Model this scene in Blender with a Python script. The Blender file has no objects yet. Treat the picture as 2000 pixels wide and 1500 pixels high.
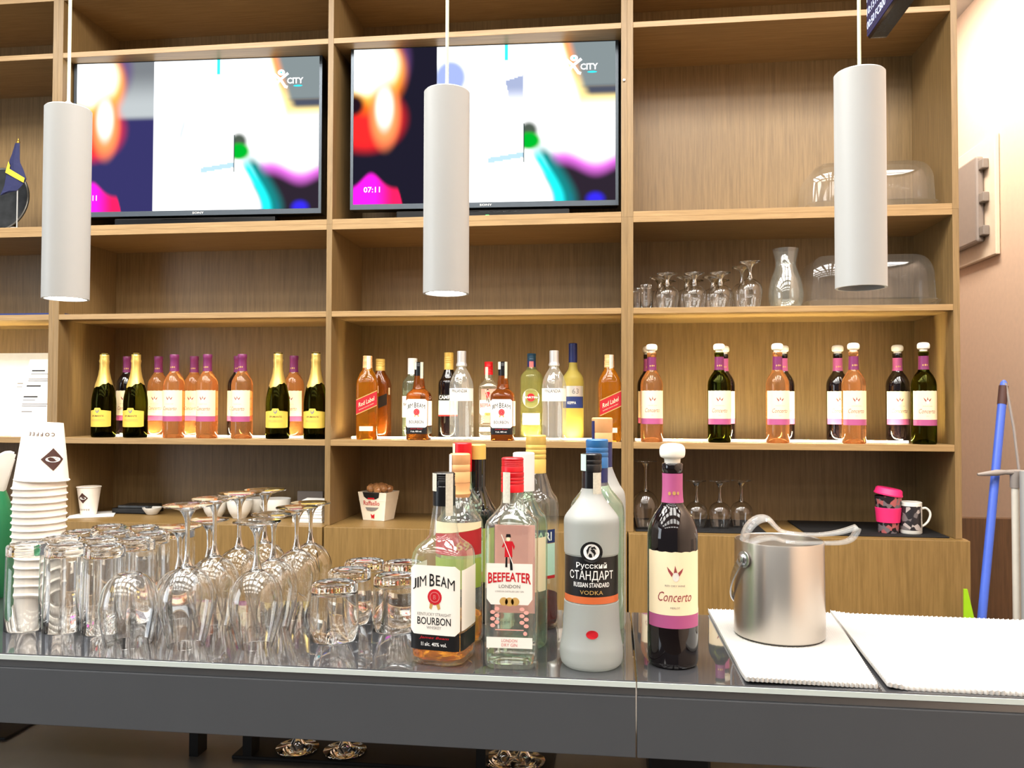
import bpy, bmesh, math, random
import numpy as np
from mathutils import Vector, Matrix
random.seed(7)
sc = bpy.context.scene
COL = sc.collection
PI = math.pi

# ---------------------------------------------------------------- camera
F_PX, CAM = 1600.0, Vector((0.0, -2.70, 1.495))
yaw, pitch, roll = [math.radians(a) for a in (7.0852, 1.38455, 0.16012)]
FW = Vector((-math.sin(yaw) * math.cos(pitch), math.cos(yaw) * math.cos(pitch), math.sin(pitch)))
_r0 = Vector((math.cos(yaw), math.sin(yaw), 0)); _u0 = _r0.cross(FW)
RT = math.cos(roll) * _r0 + math.sin(roll) * _u0
UP = -math.sin(roll) * _r0 + math.cos(roll) * _u0
cd = bpy.data.cameras.new('camera'); cam = bpy.data.objects.new('camera', cd); COL.objects.link(cam)
cd.sensor_width = 36.0; cd.lens = F_PX / 2000 * 36.0; cd.clip_start = 0.02
m = Matrix.Identity(4)
for i in range(3):
    m[i][0], m[i][1], m[i][2], m[i][3] = RT[i], UP[i], -FW[i], CAM[i]
cam.matrix_world = m
sc.camera = cam

# ---------------------------------------------------------------- world, exposure, room lights
sc.view_settings.view_transform = 'Standard'; sc.view_settings.look = 'None'
sc.view_settings.gamma = 1.0; sc.view_settings.use_curve_mapping = False
sc.view_settings.exposure = 0.38
sc.cycles.max_bounces = 24; sc.cycles.transmission_bounces = 24; sc.cycles.transparent_max_bounces = 48
sc.cycles.glossy_bounces = 8; sc.cycles.diffuse_bounces = 3
sc.cycles.sample_clamp_indirect = 6.0
w = bpy.data.worlds.new('world'); sc.world = w; w.use_nodes = True
w.node_tree.nodes['Background'].inputs[0].default_value = (0.93, 0.96, 1.0, 1)
w.node_tree.nodes['Background'].inputs[1].default_value = 0.15
def area(name, loc, rot, sx, sy, power, col):
    l = bpy.data.lights.new(name, 'AREA'); l.shape = 'RECTANGLE'; l.size = sx; l.size_y = sy
    l.energy = power; l.color = col
    o = bpy.data.objects.new(name, l); o.location = loc; o.rotation_euler = rot; COL.objects.link(o)
    return o
for ly, pw_ in ((-1.15, 17), (-1.75, 17), (-2.6, 9), (-3.6, 6), (-4.8, 6)):
    for lx in (-2.7, -1.9, -1.1, -0.3, 0.5, 1.3):
        area('ceiling_lamp_light', (lx, ly, 3.36), (0, 0, 0), 0.58, 0.50, pw_, (1.0, 0.96, 0.90))
area('recess_lamp_light', (1.20, 0.80, 3.3), (0, math.radians(-18), 0), 0.25, 1.5, 30, (1.0, 0.88, 0.74))
area('side_window_light', (-4.1, -3.2, 1.9), (0, math.radians(-90), 0), 2.0, 1.8, 45, (0.86, 0.93, 1.0))  # added unseen cool fill from the left, brightens glass and pendant edges

# ---------------------------------------------------------------- pixel -> place
def ray(px, py):
    return FW + (px - 1000) / F_PX * RT + (750 - py) / F_PX * UP
def PY(px, py, y):
    d = ray(px, py); return CAM + d * ((y - CAM.y) / d.y)
def PZ(px, py, z):
    d = ray(px, py); return CAM + d * ((z - CAM.z) / d.z)
def PX(px, py, x):
    d = ray(px, py); return CAM + d * ((x - CAM.x) / d.x)
def ztop(x, y, py):
    """height of a point above (x, y) that is seen at image row py"""
    lo, hi = -1.0, 4.5
    for _ in range(50):
        z = (lo + hi) / 2; q = Vector((x, y, z)) - CAM; c = q.dot(FW)
        v = 750 - F_PX * q.dot(UP) / c
        if v > py: lo = z
        else: hi = z
    return z

# ---------------------------------------------------------------- materials
MATS = {}
def nm(name):
    m = bpy.data.materials.new(name); m.use_nodes = True; MATS[name] = m
    return m, m.node_tree.nodes, m.node_tree.links, m.node_tree.nodes['Principled BSDF']
def srgb(r, g, b):
    f = lambda c: (c / 255 / 12.92) if c / 255 <= 0.04045 else ((c / 255 + 0.055) / 1.055) ** 2.4
    return (f(r), f(g), f(b), 1)
def plain(name, col, rough=0.5, metal=0.0, trans=0.0, ior=1.45, emit=None, es=0.0, coat=0.0, spec=0.5, noise=0.06, nscale=40):
    m, n, l, b = nm(name)
    b.inputs['Base Color'].default_value = col
    b.inputs['Roughness'].default_value = rough; b.inputs['Metallic'].default_value = metal
    b.inputs['Transmission Weight'].default_value = trans; b.inputs['IOR'].default_value = ior
    b.inputs['Coat Weight'].default_value = coat; b.inputs['Specular IOR Level'].default_value = spec
    if emit:
        b.inputs['Emission Color'].default_value = emit; b.inputs['Emission Strength'].default_value = es
    if noise and not trans:
        tc = n.new('ShaderNodeTexCoord'); t = n.new('ShaderNodeTexNoise'); t.inputs['Scale'].default_value = nscale
        mx = n.new('ShaderNodeMix'); mx.data_type = 'RGBA'
        l.new(tc.outputs['Object'], t.inputs['Vector']); l.new(t.outputs['Fac'], mx.inputs[0])
        mx.inputs[6].default_value = tuple(c * (1 - noise) for c in col[:3]) + (1,)
        mx.inputs[7].default_value = tuple(min(1, c * (1 + noise)) for c in col[:3]) + (1,)
        l.new(mx.outputs[2], b.inputs['Base Color'])
    return m
def wood(name, ca, cb, axis='Z', rough=0.42, stripes=0.0):
    m, n, l, b = nm(name)
    tc = n.new('ShaderNodeTexCoord'); mp = n.new('ShaderNodeMapping')
    s = {'Z': (55, 55, 2.2), 'X': (2.2, 55, 55), 'Y': (55, 2.2, 55)}[axis]
    mp.inputs['Scale'].default_value = s
    t = n.new('ShaderNodeTexNoise'); t.inputs['Scale'].default_value = 3.0; t.inputs['Detail'].default_value = 6; t.inputs['Roughness'].default_value = 0.65
    l.new(tc.outputs['Object'], mp.inputs[0]); l.new(mp.outputs[0], t.inputs['Vector'])
    r = n.new('ShaderNodeValToRGB'); r.color_ramp.elements[0].position = 0.32; r.color_ramp.elements[1].position = 0.68
    r.color_ramp.elements[0].color = ca; r.color_ramp.elements[1].color = cb
    l.new(t.outputs['Fac'], r.inputs[0]); out = r.outputs[0]
    if stripes:
        mp2 = n.new('ShaderNodeMapping'); mp2.inputs['Scale'].default_value = (7.0, 0.01, 0.06)
        v = n.new('ShaderNodeTexNoise'); v.inputs['Scale'].default_value = 1.0; v.inputs['Detail'].default_value = 1
        l.new(tc.outputs['Object'], mp2.inputs[0]); l.new(mp2.outputs[0], v.inputs['Vector'])
        mr = n.new('ShaderNodeMapRange'); mr.inputs[1].default_value = 0.3; mr.inputs[2].default_value = 0.7
        mr.inputs[3].default_value = 1 - stripes; mr.inputs[4].default_value = 1 + stripes
        l.new(v.outputs['Fac'], mr.inputs[0])
        mu = n.new('ShaderNodeVectorMath'); mu.operation = 'SCALE'
        l.new(out, mu.inputs[0]); l.new(mr.outputs[0], mu.inputs['Scale']); out = mu.outputs[0]
    l.new(out, b.inputs['Base Color']); b.inputs['Roughness'].default_value = rough
    bp = n.new('ShaderNodeBump'); bp.inputs['Strength'].default_value = 0.08; bp.inputs['Distance'].default_value = 0.002
    l.new(t.outputs['Fac'], bp.inputs['Height']); l.new(bp.outputs[0], b.inputs['Normal'])
    return m
def thin(name, tint=(0.97, 0.98, 0.975), ior=1.5, rough=0.0, gcol=(1, 1, 1), haze=0.0):
    """thin-walled glass: lets light straight through, mirrors by its Fresnel factor"""
    m, n, l, b = nm(name); n.remove(b)
    o = n['Material Output']; tr = n.new('ShaderNodeBsdfTransparent'); tr.inputs[0].default_value = (*tint, 1)
    g = n.new('ShaderNodeBsdfAnisotropic'); g.inputs['Roughness'].default_value = rough; g.inputs[0].default_value = (*gcol, 1)
    lw = n.new('ShaderNodeLayerWeight'); f0 = 1.5 * ((ior - 1) / (ior + 1)) ** 2   # Schlick's Fresnel curve, the same from both sides of the wall
    pw = n.new('ShaderNodeMath'); pw.operation = 'POWER'; pw.inputs[1].default_value = 4.0; l.new(lw.outputs['Facing'], pw.inputs[0])
    fr = n.new('ShaderNodeMath'); fr.operation = 'MULTIPLY_ADD'; fr.inputs[1].default_value = 1 - f0; fr.inputs[2].default_value = f0; l.new(pw.outputs[0], fr.inputs[0])
    mx = n.new('ShaderNodeMixShader'); l.new(fr.outputs[0], mx.inputs[0]); l.new(tr.outputs[0], mx.inputs[1]); l.new(g.outputs[0], mx.inputs[2])
    out = mx.outputs[0]
    if haze:
        df = n.new('ShaderNodeBsdfDiffuse'); df.inputs[0].default_value = (0.85, 0.87, 0.86, 1)
        m2 = n.new('ShaderNodeMixShader'); m2.inputs[0].default_value = haze
        l.new(out, m2.inputs[1]); l.new(df.outputs[0], m2.inputs[2]); out = m2.outputs[0]
    l.new(out, o.inputs[0])
    return m
def glass(name, col=(1, 1, 1), ior=1.5, rough=0.0):
    m, n, l, b = nm(name); n.remove(b)
    g = n.new('ShaderNodeBsdfGlass'); g.inputs['Color'].default_value = (*col, 1); g.inputs['IOR'].default_value = ior; g.inputs['Roughness'].default_value = rough
    l.new(g.outputs[0], n['Material Output'].inputs[0])
    return m
def emit(name, col, s):
    m, n, l, b = nm(name); n.remove(b)
    e = n.new('ShaderNodeEmission'); e.inputs[0].default_value = (*col, 1); e.inputs[1].default_value = s
    l.new(e.outputs[0], n['Material Output'].inputs[0])
    return m
M = MATS
wood('wood_v', srgb(116, 92, 56), srgb(142, 115, 74), 'Z', stripes=0.05)
wood('wood_h', srgb(138, 109, 68), srgb(166, 135, 90), 'X')
wood('wood_front', srgb(118, 92, 50), srgb(142, 113, 66), 'Z', stripes=0.06)
wood('brown_panel_wood', srgb(74, 50, 28), srgb(98, 68, 40), 'Z')
plain('wall_paint', srgb(238, 208, 184), 0.8)
plain('floor_tile', srgb(74, 68, 62), 0.5)
plain('ceiling_paint', srgb(206, 203, 198), 0.9)
plain('counter_glass', srgb(58, 59, 62), 0.018, coat=0.6, spec=0.75, noise=0.0)
plain('glass_edge', srgb(198, 210, 206), 0.12, spec=0.8, noise=0.02)
plain('aluminium', srgb(150, 152, 154), 0.3, metal=0.9)
plain('apron_paint', srgb(72, 75, 79), 0.42, noise=0.05, nscale=12)
plain('worktop_grey', srgb(104, 101, 96), 0.4)
plain('black_paint', srgb(16, 16, 17), 0.45)
plain('black_rubber', srgb(14, 14, 16), 0.7)
plain('white_metal', srgb(166, 167, 165), 0.42, noise=0.01)
plain('lamp_inside_dark', srgb(120, 118, 112), 0.4, metal=0.3)
plain('cord_plastic', srgb(214, 220, 186), 0.45)
plain('nickel', srgb(205, 206, 210), 0.25, metal=1.0)
plain('tv_black', srgb(12, 12, 13), 0.18)
plain('tv_rim', srgb(74, 82, 90), 0.3, metal=0.5)
plain('white_paper', srgb(236, 234, 228), 0.8)
plain('white_cloth', srgb(168, 166, 162), 0.9, noise=0.02)
plain('white_china', srgb(226, 224, 216), 0.2)
plain('cup_paper', srgb(240, 230, 216), 0.6)
plain('cup_brown', srgb(72, 44, 38), 0.6)
plain('ink_black', srgb(18, 16, 16), 0.6, noise=0)
plain('ink_grey', srgb(132, 128, 124), 0.7, noise=0)
plain('ink_red', srgb(196, 22, 36), 0.5, noise=0)
plain('ink_salmon', srgb(236, 170, 158), 0.6, noise=0.1)
plain('ink_pink', srgb(214, 120, 118), 0.6, noise=0)
plain('ink_blue', srgb(28, 44, 110), 0.5, noise=0)
plain('ink_white', srgb(240, 240, 236), 0.5, noise=0)
plain('ink_gold', srgb(196, 158, 92), 0.4, noise=0)
plain('ink_orange', srgb(206, 104, 56), 0.4, noise=0)
plain('ink_wine', srgb(150, 62, 66), 0.6, noise=0)
plain('label_cream', srgb(244, 226, 188), 0.6, noise=0.02)
plain('label_white', srgb(240, 236, 226), 0.6, noise=0.02)
plain('label_purple', srgb(172, 82, 130), 0.5, noise=0.03)
plain('foil_purple', srgb(118, 46, 92), 0.35, noise=0.05)
plain('foil_gold', srgb(222, 190, 104), 0.32, metal=0.55, noise=0.08)
plain('label_yellow', srgb(222, 190, 78), 0.5)
plain('label_red', srgb(176, 30, 40), 0.45)
plain('label_black', srgb(20, 19, 20), 0.4)
plain('label_mint', srgb(190, 222, 208), 0.5)
plain('label_green', srgb(150, 170, 70), 0.5)
plain('label_navy', srgb(26, 44, 100), 0.45)
plain('cap_black', srgb(16, 16, 18), 0.28)
plain('cap_red', srgb(208, 18, 30), 0.35)
plain('cap_white', srgb(232, 230, 228), 0.4)
plain('cap_gold', srgb(224, 188, 98), 0.4, metal=0.2)
plain('cap_blue', srgb(44, 104, 160), 0.35)
plain('cap_navy', srgb(30, 40, 92), 0.35)
plain('cap_teal', srgb(24, 62, 84), 0.35)
plain('cap_peach', srgb(226, 168, 112), 0.4)
plain('cap_silver', srgb(206, 204, 202), 0.3, metal=0.5)
plain('stopper_white', srgb(246, 243, 230), 0.4, noise=0.0)
plain('seal_paper', srgb(206, 204, 188), 0.6, noise=0.2, nscale=300)
plain('dark_wine', srgb(14, 7, 9), 0.05, coat=0.5, noise=0)
plain('dark_bottle', srgb(12, 14, 12), 0.06, coat=0.5, noise=0)
glass('green_wine', (0.34, 0.36, 0.10), 1.4)
glass('olive_bottle', (0.19, 0.20, 0.055), 1.45)
plain('rose_wine', srgb(255, 184, 112), 0.02, trans=0.87, ior=1.36)
plain('whisky', srgb(248, 164, 40), 0.02, trans=0.88, ior=1.36)
plain('bourbon', srgb(176, 96, 34), 0.02, trans=0.82, ior=1.36)
glass('red_bitter', (0.40, 0.03, 0.03), 1.36)
plain('vermouth', srgb(196, 198, 120), 0.03, trans=0.8, ior=1.36)
thin('water_clear', (0.97, 0.98, 0.94), 1.7, haze=0.10)
glass('glass_solid', (0.992, 0.995, 0.992), 1.55)
glass('glass_thin', (0.997, 0.999, 0.998), 1.52)
thin('glass_bottle', (0.955, 0.975, 0.955), 1.55, haze=0.03)
thin('glass_greenish', (0.72, 0.86, 0.72), 1.55, haze=0.03)
thin('plastic_clear', (0.93, 0.935, 0.93), 1.45, 0.04, haze=0.02)
thin('tongs_plastic', (0.95, 0.955, 0.96), 1.6, 0.04, haze=0.10)
plain('frosted_glass', srgb(205, 208, 206), 0.38, trans=0.55, ior=1.3)
plain('frosted_yellow', srgb(176, 158, 74), 0.5, trans=0.2, ior=1.3)
plain('pink_rubber', srgb(232, 44, 110), 0.5)
plain('blue_plastic', srgb(70, 100, 200), 0.35)
plain('grey_plastic', srgb(140, 132, 126), 0.45)
plain('beige_tube', srgb(214, 208, 194), 0.4)
plain('lime_plastic', srgb(150, 200, 30), 0.4)
plain('green_plastic', srgb(40, 128, 84), 0.35)
plain('box_white', srgb(240, 228, 206), 0.55)
plain('cello', srgb(170, 120, 76), 0.15, noise=0.7, nscale=60)
plain('flag_navy', srgb(34, 38, 78), 0.8)
plain('flag_yellow', srgb(226, 196, 48), 0.7)
plain('gold_metal', srgb(214, 172, 70), 0.3, metal=0.9)
plain('plate_dark', srgb(70, 72, 74), 0.3, metal=0.8, noise=0.6, nscale=30)
plain('plate_rim', srgb(130, 128, 122), 0.3, metal=0.8)
plain('door_grey', srgb(150, 140, 134), 0.3)
plain('box_cream', srgb(240, 222, 200), 0.5)
emit('led_light', (1.0, 0.82, 0.46), 130.0)
emit('led_diffuser', (1.0, 0.93, 0.76), 3.5)
emit('led_light_strong', (1.0, 0.86, 0.46), 270.0)
emit('lamp_glow', (1.0, 0.93, 0.82), 9.0)
emit('board_text', (0.75, 0.80, 1.0), 1.3)
emit('board_face', (0.07, 0.055, 0.12), 1.0)
emit('green_led', (0.1, 1.0, 0.2), 2.0)
emit('screen_white', (1, 1, 1), 1.3)
emit('screen_cyan', (0.05, 0.75, 0.85), 1.0)
# patterned print on the travel cup and the mug
def speckle(name, a, b_, c, scale):
    m, n, l, b = nm(name)
    tc = n.new('ShaderNodeTexCoord'); v = n.new('ShaderNodeTexVoronoi'); v.inputs['Scale'].default_value = scale
    r = n.new('ShaderNodeValToRGB'); r.color_ramp.interpolation = 'CONSTANT'
    r.color_ramp.elements[0].color = a; r.color_ramp.elements[1].color = b_; r.color_ramp.elements[1].position = 0.45
    e = r.color_ramp.elements.new(0.7); e.color = c
    sp = n.new('ShaderNodeSeparateColor'); l.new(tc.outputs['Object'], v.inputs['Vector']); l.new(v.outputs['Color'], sp.inputs[0]); l.new(sp.outputs[0], r.inputs[0])
    l.new(r.outputs[0], b.inputs['Base Color']); b.inputs['Roughness'].default_value = 0.4
speckle('cup_print', srgb(30, 24, 28), srgb(110, 100, 104), srgb(170, 90, 90), 75)
speckle('mug_print', srgb(34, 32, 36), srgb(104, 98, 98), srgb(170, 160, 156), 60)
# brushed steel
mS, n, l, b = nm('brushed_steel')
b.inputs['Base Color'].default_value = srgb(206, 200, 192); b.inputs['Metallic'].default_value = 1; b.inputs['Roughness'].default_value = 0.3
b.inputs['Anisotropic'].default_value = 0.8; b.inputs['Anisotropic Rotation'].default_value = 0.25
tg = n.new('ShaderNodeTangent'); tg.direction_type = 'RADIAL'; tg.axis = 'Z'; l.new(tg.outputs[0], b.inputs['Tangent'])
# screen picture (light given off by the panel), stored as colours of the panel's points
mP, n, l, b = nm('screen_picture'); n.remove(b)
at_ = n.new('ShaderNodeAttribute'); at_.attribute_name = 'picture'
em = n.new('ShaderNodeEmission'); em.inputs[1].default_value = 1.15
l.new(at_.outputs['Color'], em.inputs[0]); l.new(em.outputs[0], n['Material Output'].inputs[0])

# ---------------------------------------------------------------- mesh helpers
class G:
    """collects vertices and faces of ONE mesh"""
    def __init__(s): s.v, s.f, s.m = [], [], []
    def add(s, v, f, mi=0):
        o = len(s.v); s.v += [tuple(p) for p in v]; s.f += [tuple(i + o for i in q) for q in f]; s.m += [mi] * len(f); return s
    def box(s, x0, x1, y0, y1, z0, z1, mi=0, bev=0.0):
        if bev:
            bm = bmesh.new(); bmesh.ops.create_cube(bm, size=1)
            for v in bm.verts: v.co = ((x0 + x1) / 2 + v.co.x * (x1 - x0), (y0 + y1) / 2 + v.co.y * (y1 - y0), (z0 + z1) / 2 + v.co.z * (z1 - z0))
            bmesh.ops.bevel(bm, geom=bm.edges[:], offset=bev, segments=2, affect='EDGES', profile=0.5)
            bm.verts.index_update(); s.add([v.co[:] for v in bm.verts], [[v.index for v in f.verts] for f in bm.faces], mi); bm.free(); return s
        v = [(x, y, z) for x in (x0, x1) for y in (y0, y1) for z in (z0, z1)]
        return s.add(v, [(0, 1, 3, 2), (4, 6, 7, 5), (0, 4, 5, 1), (2, 3, 7, 6), (0, 2, 6, 4), (1, 5, 7, 3)], mi)
    def rings(s, rings, mi=0, closed=True, cap0=True, cap1=True):
        """rings: lists of points (or one point); mi may be a list, one per band"""
        o = len(s.v); idx = []
        for r in rings:
            idx.append(list(range(len(s.v), len(s.v) + len(r)))); s.v += [tuple(p) for p in r]
        for k in range(len(rings) - 1):
            a, b_ = idx[k], idx[k + 1]; mm = mi[k] if isinstance(mi, (list, tuple)) else mi
            if len(a) == 1 and len(b_) == 1: continue
            n_ = max(len(a), len(b_))
            for i in range(n_ if closed else n_ - 1):
                j = (i + 1) % n_
                if len(a) == 1: q = (a[0], b_[j], b_[i])
                elif len(b_) == 1: q = (a[i], a[j], b_[0])
                else: q = (a[i], a[j], b_[j], b_[i])
                s.f.append(q); s.m.append(mm)
        m0 = mi[0] if isinstance(mi, (list, tuple)) else mi; m1 = mi[-1] if isinstance(mi, (list, tuple)) else mi
        if cap0 and len(idx[0]) > 2: s.f.append(tuple(reversed(idx[0]))); s.m.append(m0)
        if cap1 and len(idx[-1]) > 2: s.f.append(tuple(idx[-1])); s.m.append(m1)
        return s
    def lathe(s, prof, n=40, mi=0, cx=0, cy=0, z0=0, cap0=False, cap1=False):
        R = []
        for r, z in prof:
            if r < 1e-6: R.append([(cx, cy, z + z0)])
            else: R.append([(cx + r * math.cos(2 * PI * i / n), cy + r * math.sin(2 * PI * i / n), z + z0) for i in range(n)])
        return s.rings(R, mi, True, cap0, cap1)
    def sq(s, prof, n=48, mi=0, cap0=True, cap1=True):
        """rounded-square sections: (hx, hy, power, z)"""
        R = []
        for hx, hy, p, z in prof:
            ring = []
            for i in range(n):
                t = 2 * PI * (i + 0.5) / n; c, d = math.cos(t), math.sin(t)
                k = (abs(c) ** p + abs(d) ** p) ** (-1 / p); ring.append((hx * c * k, hy * d * k, z))
            R.append(ring)
        return s.rings(R, mi, True, cap0, cap1)
    def tube(s, pts, r, n=10, mi=0, cap=True):
        pts = [Vector(p) for p in pts]; R = []; prev = None
        for i, p in enumerate(pts):
            t = (pts[min(i + 1, len(pts) - 1)] - pts[max(i - 1, 0)]).normalized()
            if prev is None:
                a = Vector((0, 0, 1)) if abs(t.z) < 0.9 else Vector((1, 0, 0)); nrm = t.cross(a).normalized()
            else: nrm = (prev - t * prev.dot(t)).normalized()
            prev = nrm; bb = t.cross(nrm); rr = r[i] if isinstance(r, (list, tuple)) else r
            R.append([tuple(p + rr * (math.cos(2 * PI * k / n) * nrm + math.sin(2 * PI * k / n) * bb)) for k in range(n)])
        return s.rings(R, mi, True, cap, cap)
    def make(s, name, mats, parent=None, smooth=True, angle=40, label=None, loc=None):
        me = bpy.data.meshes.new(name); me.from_pydata(s.v, [], s.f)
        mats = mats if isinstance(mats, (list, tuple)) else [mats]
        for k in mats: me.materials.append(M[k])
        me.polygons.foreach_set('material_index', s.m)
        bm = bmesh.new(); bm.from_mesh(me); bmesh.ops.recalc_face_normals(bm, faces=bm.faces[:]); bm.to_mesh(me); bm.free()
        if smooth:
            me.polygons.foreach_set('use_smooth', [True] * len(me.polygons)); me.set_sharp_from_angle(angle=math.radians(angle))
        o = bpy.data.objects.new(name, me); COL.objects.link(o)
        if parent: o.parent = parent
        if label: o['label'] = label
        if loc: o.location = loc
        return o
def thing(name, label, cat, loc=(0, 0, 0), rz=0.0, group=None, s=1.0):
    o = bpy.data.objects.new(name, None); COL.objects.link(o); o.empty_display_size = 0.05
    o.location = loc; o.rotation_euler = (0, 0, rz); o.scale = (s, s, s)
    o['label'] = label; o['category'] = cat
    if group: o['group'] = group
    return o
def tag(o, label, cat, group=None):
    o['label'] = label; o['category'] = cat
    if group: o['group'] = group
    return o
def struct(o): o['kind'] = 'structure'; return o
def dup(root, loc, rz=0.0, label=None, s=1.0, group=None):
    r = root.copy(); COL.objects.link(r); r.location = loc; r.rotation_euler = (0, 0, rz); r.scale = (s, s, s)
    if label: r['label'] = label
    if group: r['group'] = group
    for ch in list(root.children):
        c = ch.copy(); COL.objects.link(c); c.parent = r
        for g in list(ch.children):
            d = g.copy(); COL.objects.link(d); d.parent = c
    return r

def nest(t, heads, names, last=False):
    """hangs printed pieces below the label (or panel) that carries them"""
    base = lambda o: o.name.split('.')[0]
    h = [c for c in t.children if base(c) in heads]
    cs_ = [c for c in t.children if base(c) in names and c is not (h[0] if h else None)]
    if last: cs_ = sorted(cs_, key=lambda c: int((c.name.split('.') + ['0'])[1]))[-1:]
    if h:
        for c in cs_: c.parent = h[0]
PRINT = ('lettering', 'emblem', 'emblem_face', 'crest', 'wax_seal', 'ribbon_tails', 'seal_ring', 'medals', 'guard_coat', 'guard_hat', 'guard_face', 'guard_staff', 'underline', 'red_disc', 'name_bar', 'crest_field', 'crest_disc', 'crest_eagle', 'label_edge', 'label_stripe')
LABELS = ('label', 'front_label', 'slanted_label', 'round_label')
# ---------------------------------------------------------------- flat print: patches and lettering wrapped on a surface
def on_cyl(r, rot=0.0):
    def f(u, z):
        a = u / r + rot; return ((r) * math.sin(a), -(r) * math.cos(a), z)
    return f
def on_sq(hx, hy, p):
    def f(u, z):
        k = max(0.0, 1 - abs(min(0.999, abs(u) / hx)) ** p) ** (1 / p); return (u, -hy * k, z)
    return f
def on_side(hx, hy, p):
    def f(u, z):
        k = max(0.0, 1 - abs(min(0.999, abs(u) / hy)) ** p) ** (1 / p); return (hx * k, u, z)
    return f
def on_cone(z0, r0, z1, r1, rot=0.0):
    def f(u, z):
        r = r0 + (z - z0) / (z1 - z0) * (r1 - r0); a = u / ((r0 + r1) / 2) + rot
        return (r * math.sin(a), -r * math.cos(a), z)
    return f
def on_flat(y): return lambda u, z: (u, y, z)
def patch(name, mp, u0, u1, z0, z1, mat, parent, nu=16, nz=2, top=None, bot=None, label=None, g=None):
    """a sheet of print between u0..u1, z0..z1; top(t), bot(t) bend its edges"""
    q = g or G(); v = []; f = []
    for i in range(nu + 1):
        t = i / nu; u = u0 + (u1 - u0) * t
        a = bot(t) if bot else z0; b_ = top(t) if top else z1
        for j in range(nz + 1): v.append(mp(u, a + (b_ - a) * j / nz))
    for i in range(nu):
        for j in range(nz):
            k = i * (nz + 1) + j; f.append((k, k + nz + 1, k + nz + 2, k + 1))
    q.add(v, f)
    return q if g else q.make(name, mat, parent, label=label)
def shapes(name, mp, polys, mat, parent):
    g = G()
    for p in polys: g.add([mp(u, z) for u, z in p], [tuple(range(len(p)))])
    return g.make(name, mat, parent, smooth=False)
def disc(cx, cz, rx, rz=None, n=20):
    rz = rz or rx; return [(cx + rx * math.cos(2 * PI * i / n), cz + rz * math.sin(2 * PI * i / n)) for i in range(n)]
_TX = {}
def text_geo(s, bold=0.0, shear=0.0):
    k = (s, bold, shear)
    if k not in _TX:
        c = bpy.data.curves.new('t', 'FONT'); c.body = s; c.size = 1; c.resolution_u = 2; c.offset = bold; c.shear = shear
        o = bpy.data.objects.new('t', c); COL.objects.link(o)
        dg = bpy.context.evaluated_depsgraph_get(); me = bpy.data.meshes.new_from_object(o.evaluated_get(dg))
        v = np.array([p.co[:2] for p in me.vertices]) if len(me.vertices) else np.zeros((1, 2))
        f = [tuple(p.vertices) for p in me.polygons]
        lo, hi = v.min(0), v.max(0); v = (v - (lo + hi) / 2) / np.maximum(hi - lo, 1e-6)
        bpy.data.objects.remove(o); bpy.data.curves.remove(c); bpy.data.meshes.remove(me)
        _TX[k] = (v, f)
    return _TX[k]
def text(s, mp, u, z, w_, h, mat, parent, bold=0.0, shear=0.0, arc=0.0, slope=0.0, flip=False, g=None, grow=0.0):
    v, f = text_geo(s, bold, shear); q = g or G(); pts = []
    for a, b_ in v:
        if flip: a, b_ = -a, -b_
        hh = h * (1 + grow * (1 - 4 * a * a))
        pts.append(mp(u + a * w_, z + b_ * hh - arc * 4 * a * a + slope * a * w_))
    q.add(pts, f)
    return q if g else q.make('lettering', mat, parent, smooth=False)
# ================================================================ the room
ZC, WX = 3.42, 1.70            # ceiling height, side wall
struct(G().box(-4.2, WX + 0.1, -6.5, 2.4, -0.06, 0.0).make('floor', 'floor_tile', smooth=False))
struct(G().box(-4.2, WX + 0.1, -6.5, 2.4, ZC, ZC + 0.06).make('ceiling', 'ceiling_paint', smooth=False))
struct(G().box(WX, WX + 0.1, -6.5, 2.4, 0, ZC).make('wall_right', 'wall_paint', smooth=False))
struct(G().box(-4.2, WX, 2.3, 2.4, 0, ZC).make('wall_back', 'wall_paint', smooth=False))

# ================================================================ shelving
BASE, SH, GL, MID, TOPB, TOP = 1.080, 1.371, 1.810, 2.109, 2.755, 2.965
DEP, T = 0.345, 0.019
def bookcase(label, x0, x1, z0, z1, boards, dividers=()):
    t = thing('bookcase', label, 'shelving', ((x0 + x1) / 2, 0, z0), 0, 'wooden shelving units of the back bar')
    def P_(name, a, b, c, d, e, f, mat):
        ox, oy, oz = t.location
        return G().box(a - ox, b - ox, c - oy, d - oy, e - oz, f - oz, bev=0.0008).make(name, mat, t, smooth=False)
    P_('side_panel', x0, x0 + 0.0195, 0, DEP, z0, z1, 'wood_v'); P_('side_panel', x1 - 0.0195, x1, 0, DEP, z0, z1, 'wood_v')
    P_('back_panel', x0 + 0.0195, x1 - 0.0195, DEP - 0.008, DEP, z0, z1, 'wood_v')
    xs = [x0 + 0.0195] + [v for d in dividers for v in d] + [x1 - 0.0195]
    for d in dividers: P_('divider_panel', d[0], d[1], 0, DEP - 0.008, z0, z1, 'wood_v')
    for k in range(0, len(xs), 2):
        for za, zb in boards: P_('shelf_board', xs[k], xs[k + 1], 0.0005, DEP - 0.008, za, zb, 'wood_h')
    return t
LOW = [(SH - 0.021, SH), (GL - T, GL), (MID - 0.018, MID)]
UPB = [(MID, MID + 0.018), (TOPB - T, TOPB), (TOP - T, TOP)]
XA0, XA1, XB1 = -1.989, 0.044, 1.071
DV = ((-0.9785, -0.959),)
uL = bookcase('lower left wooden shelving unit holding white papers behind the cup stack', -3.02, XA0, BASE, MID, LOW)
uA = bookcase('wide lower wooden shelving unit holding the prosecco and spirit bottles', XA0, XA1, BASE, MID, LOW, DV)
uB = bookcase('lower wooden shelving unit at right holding the stoppered wine bottles', XA1, XB1, BASE, MID, LOW)
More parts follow.
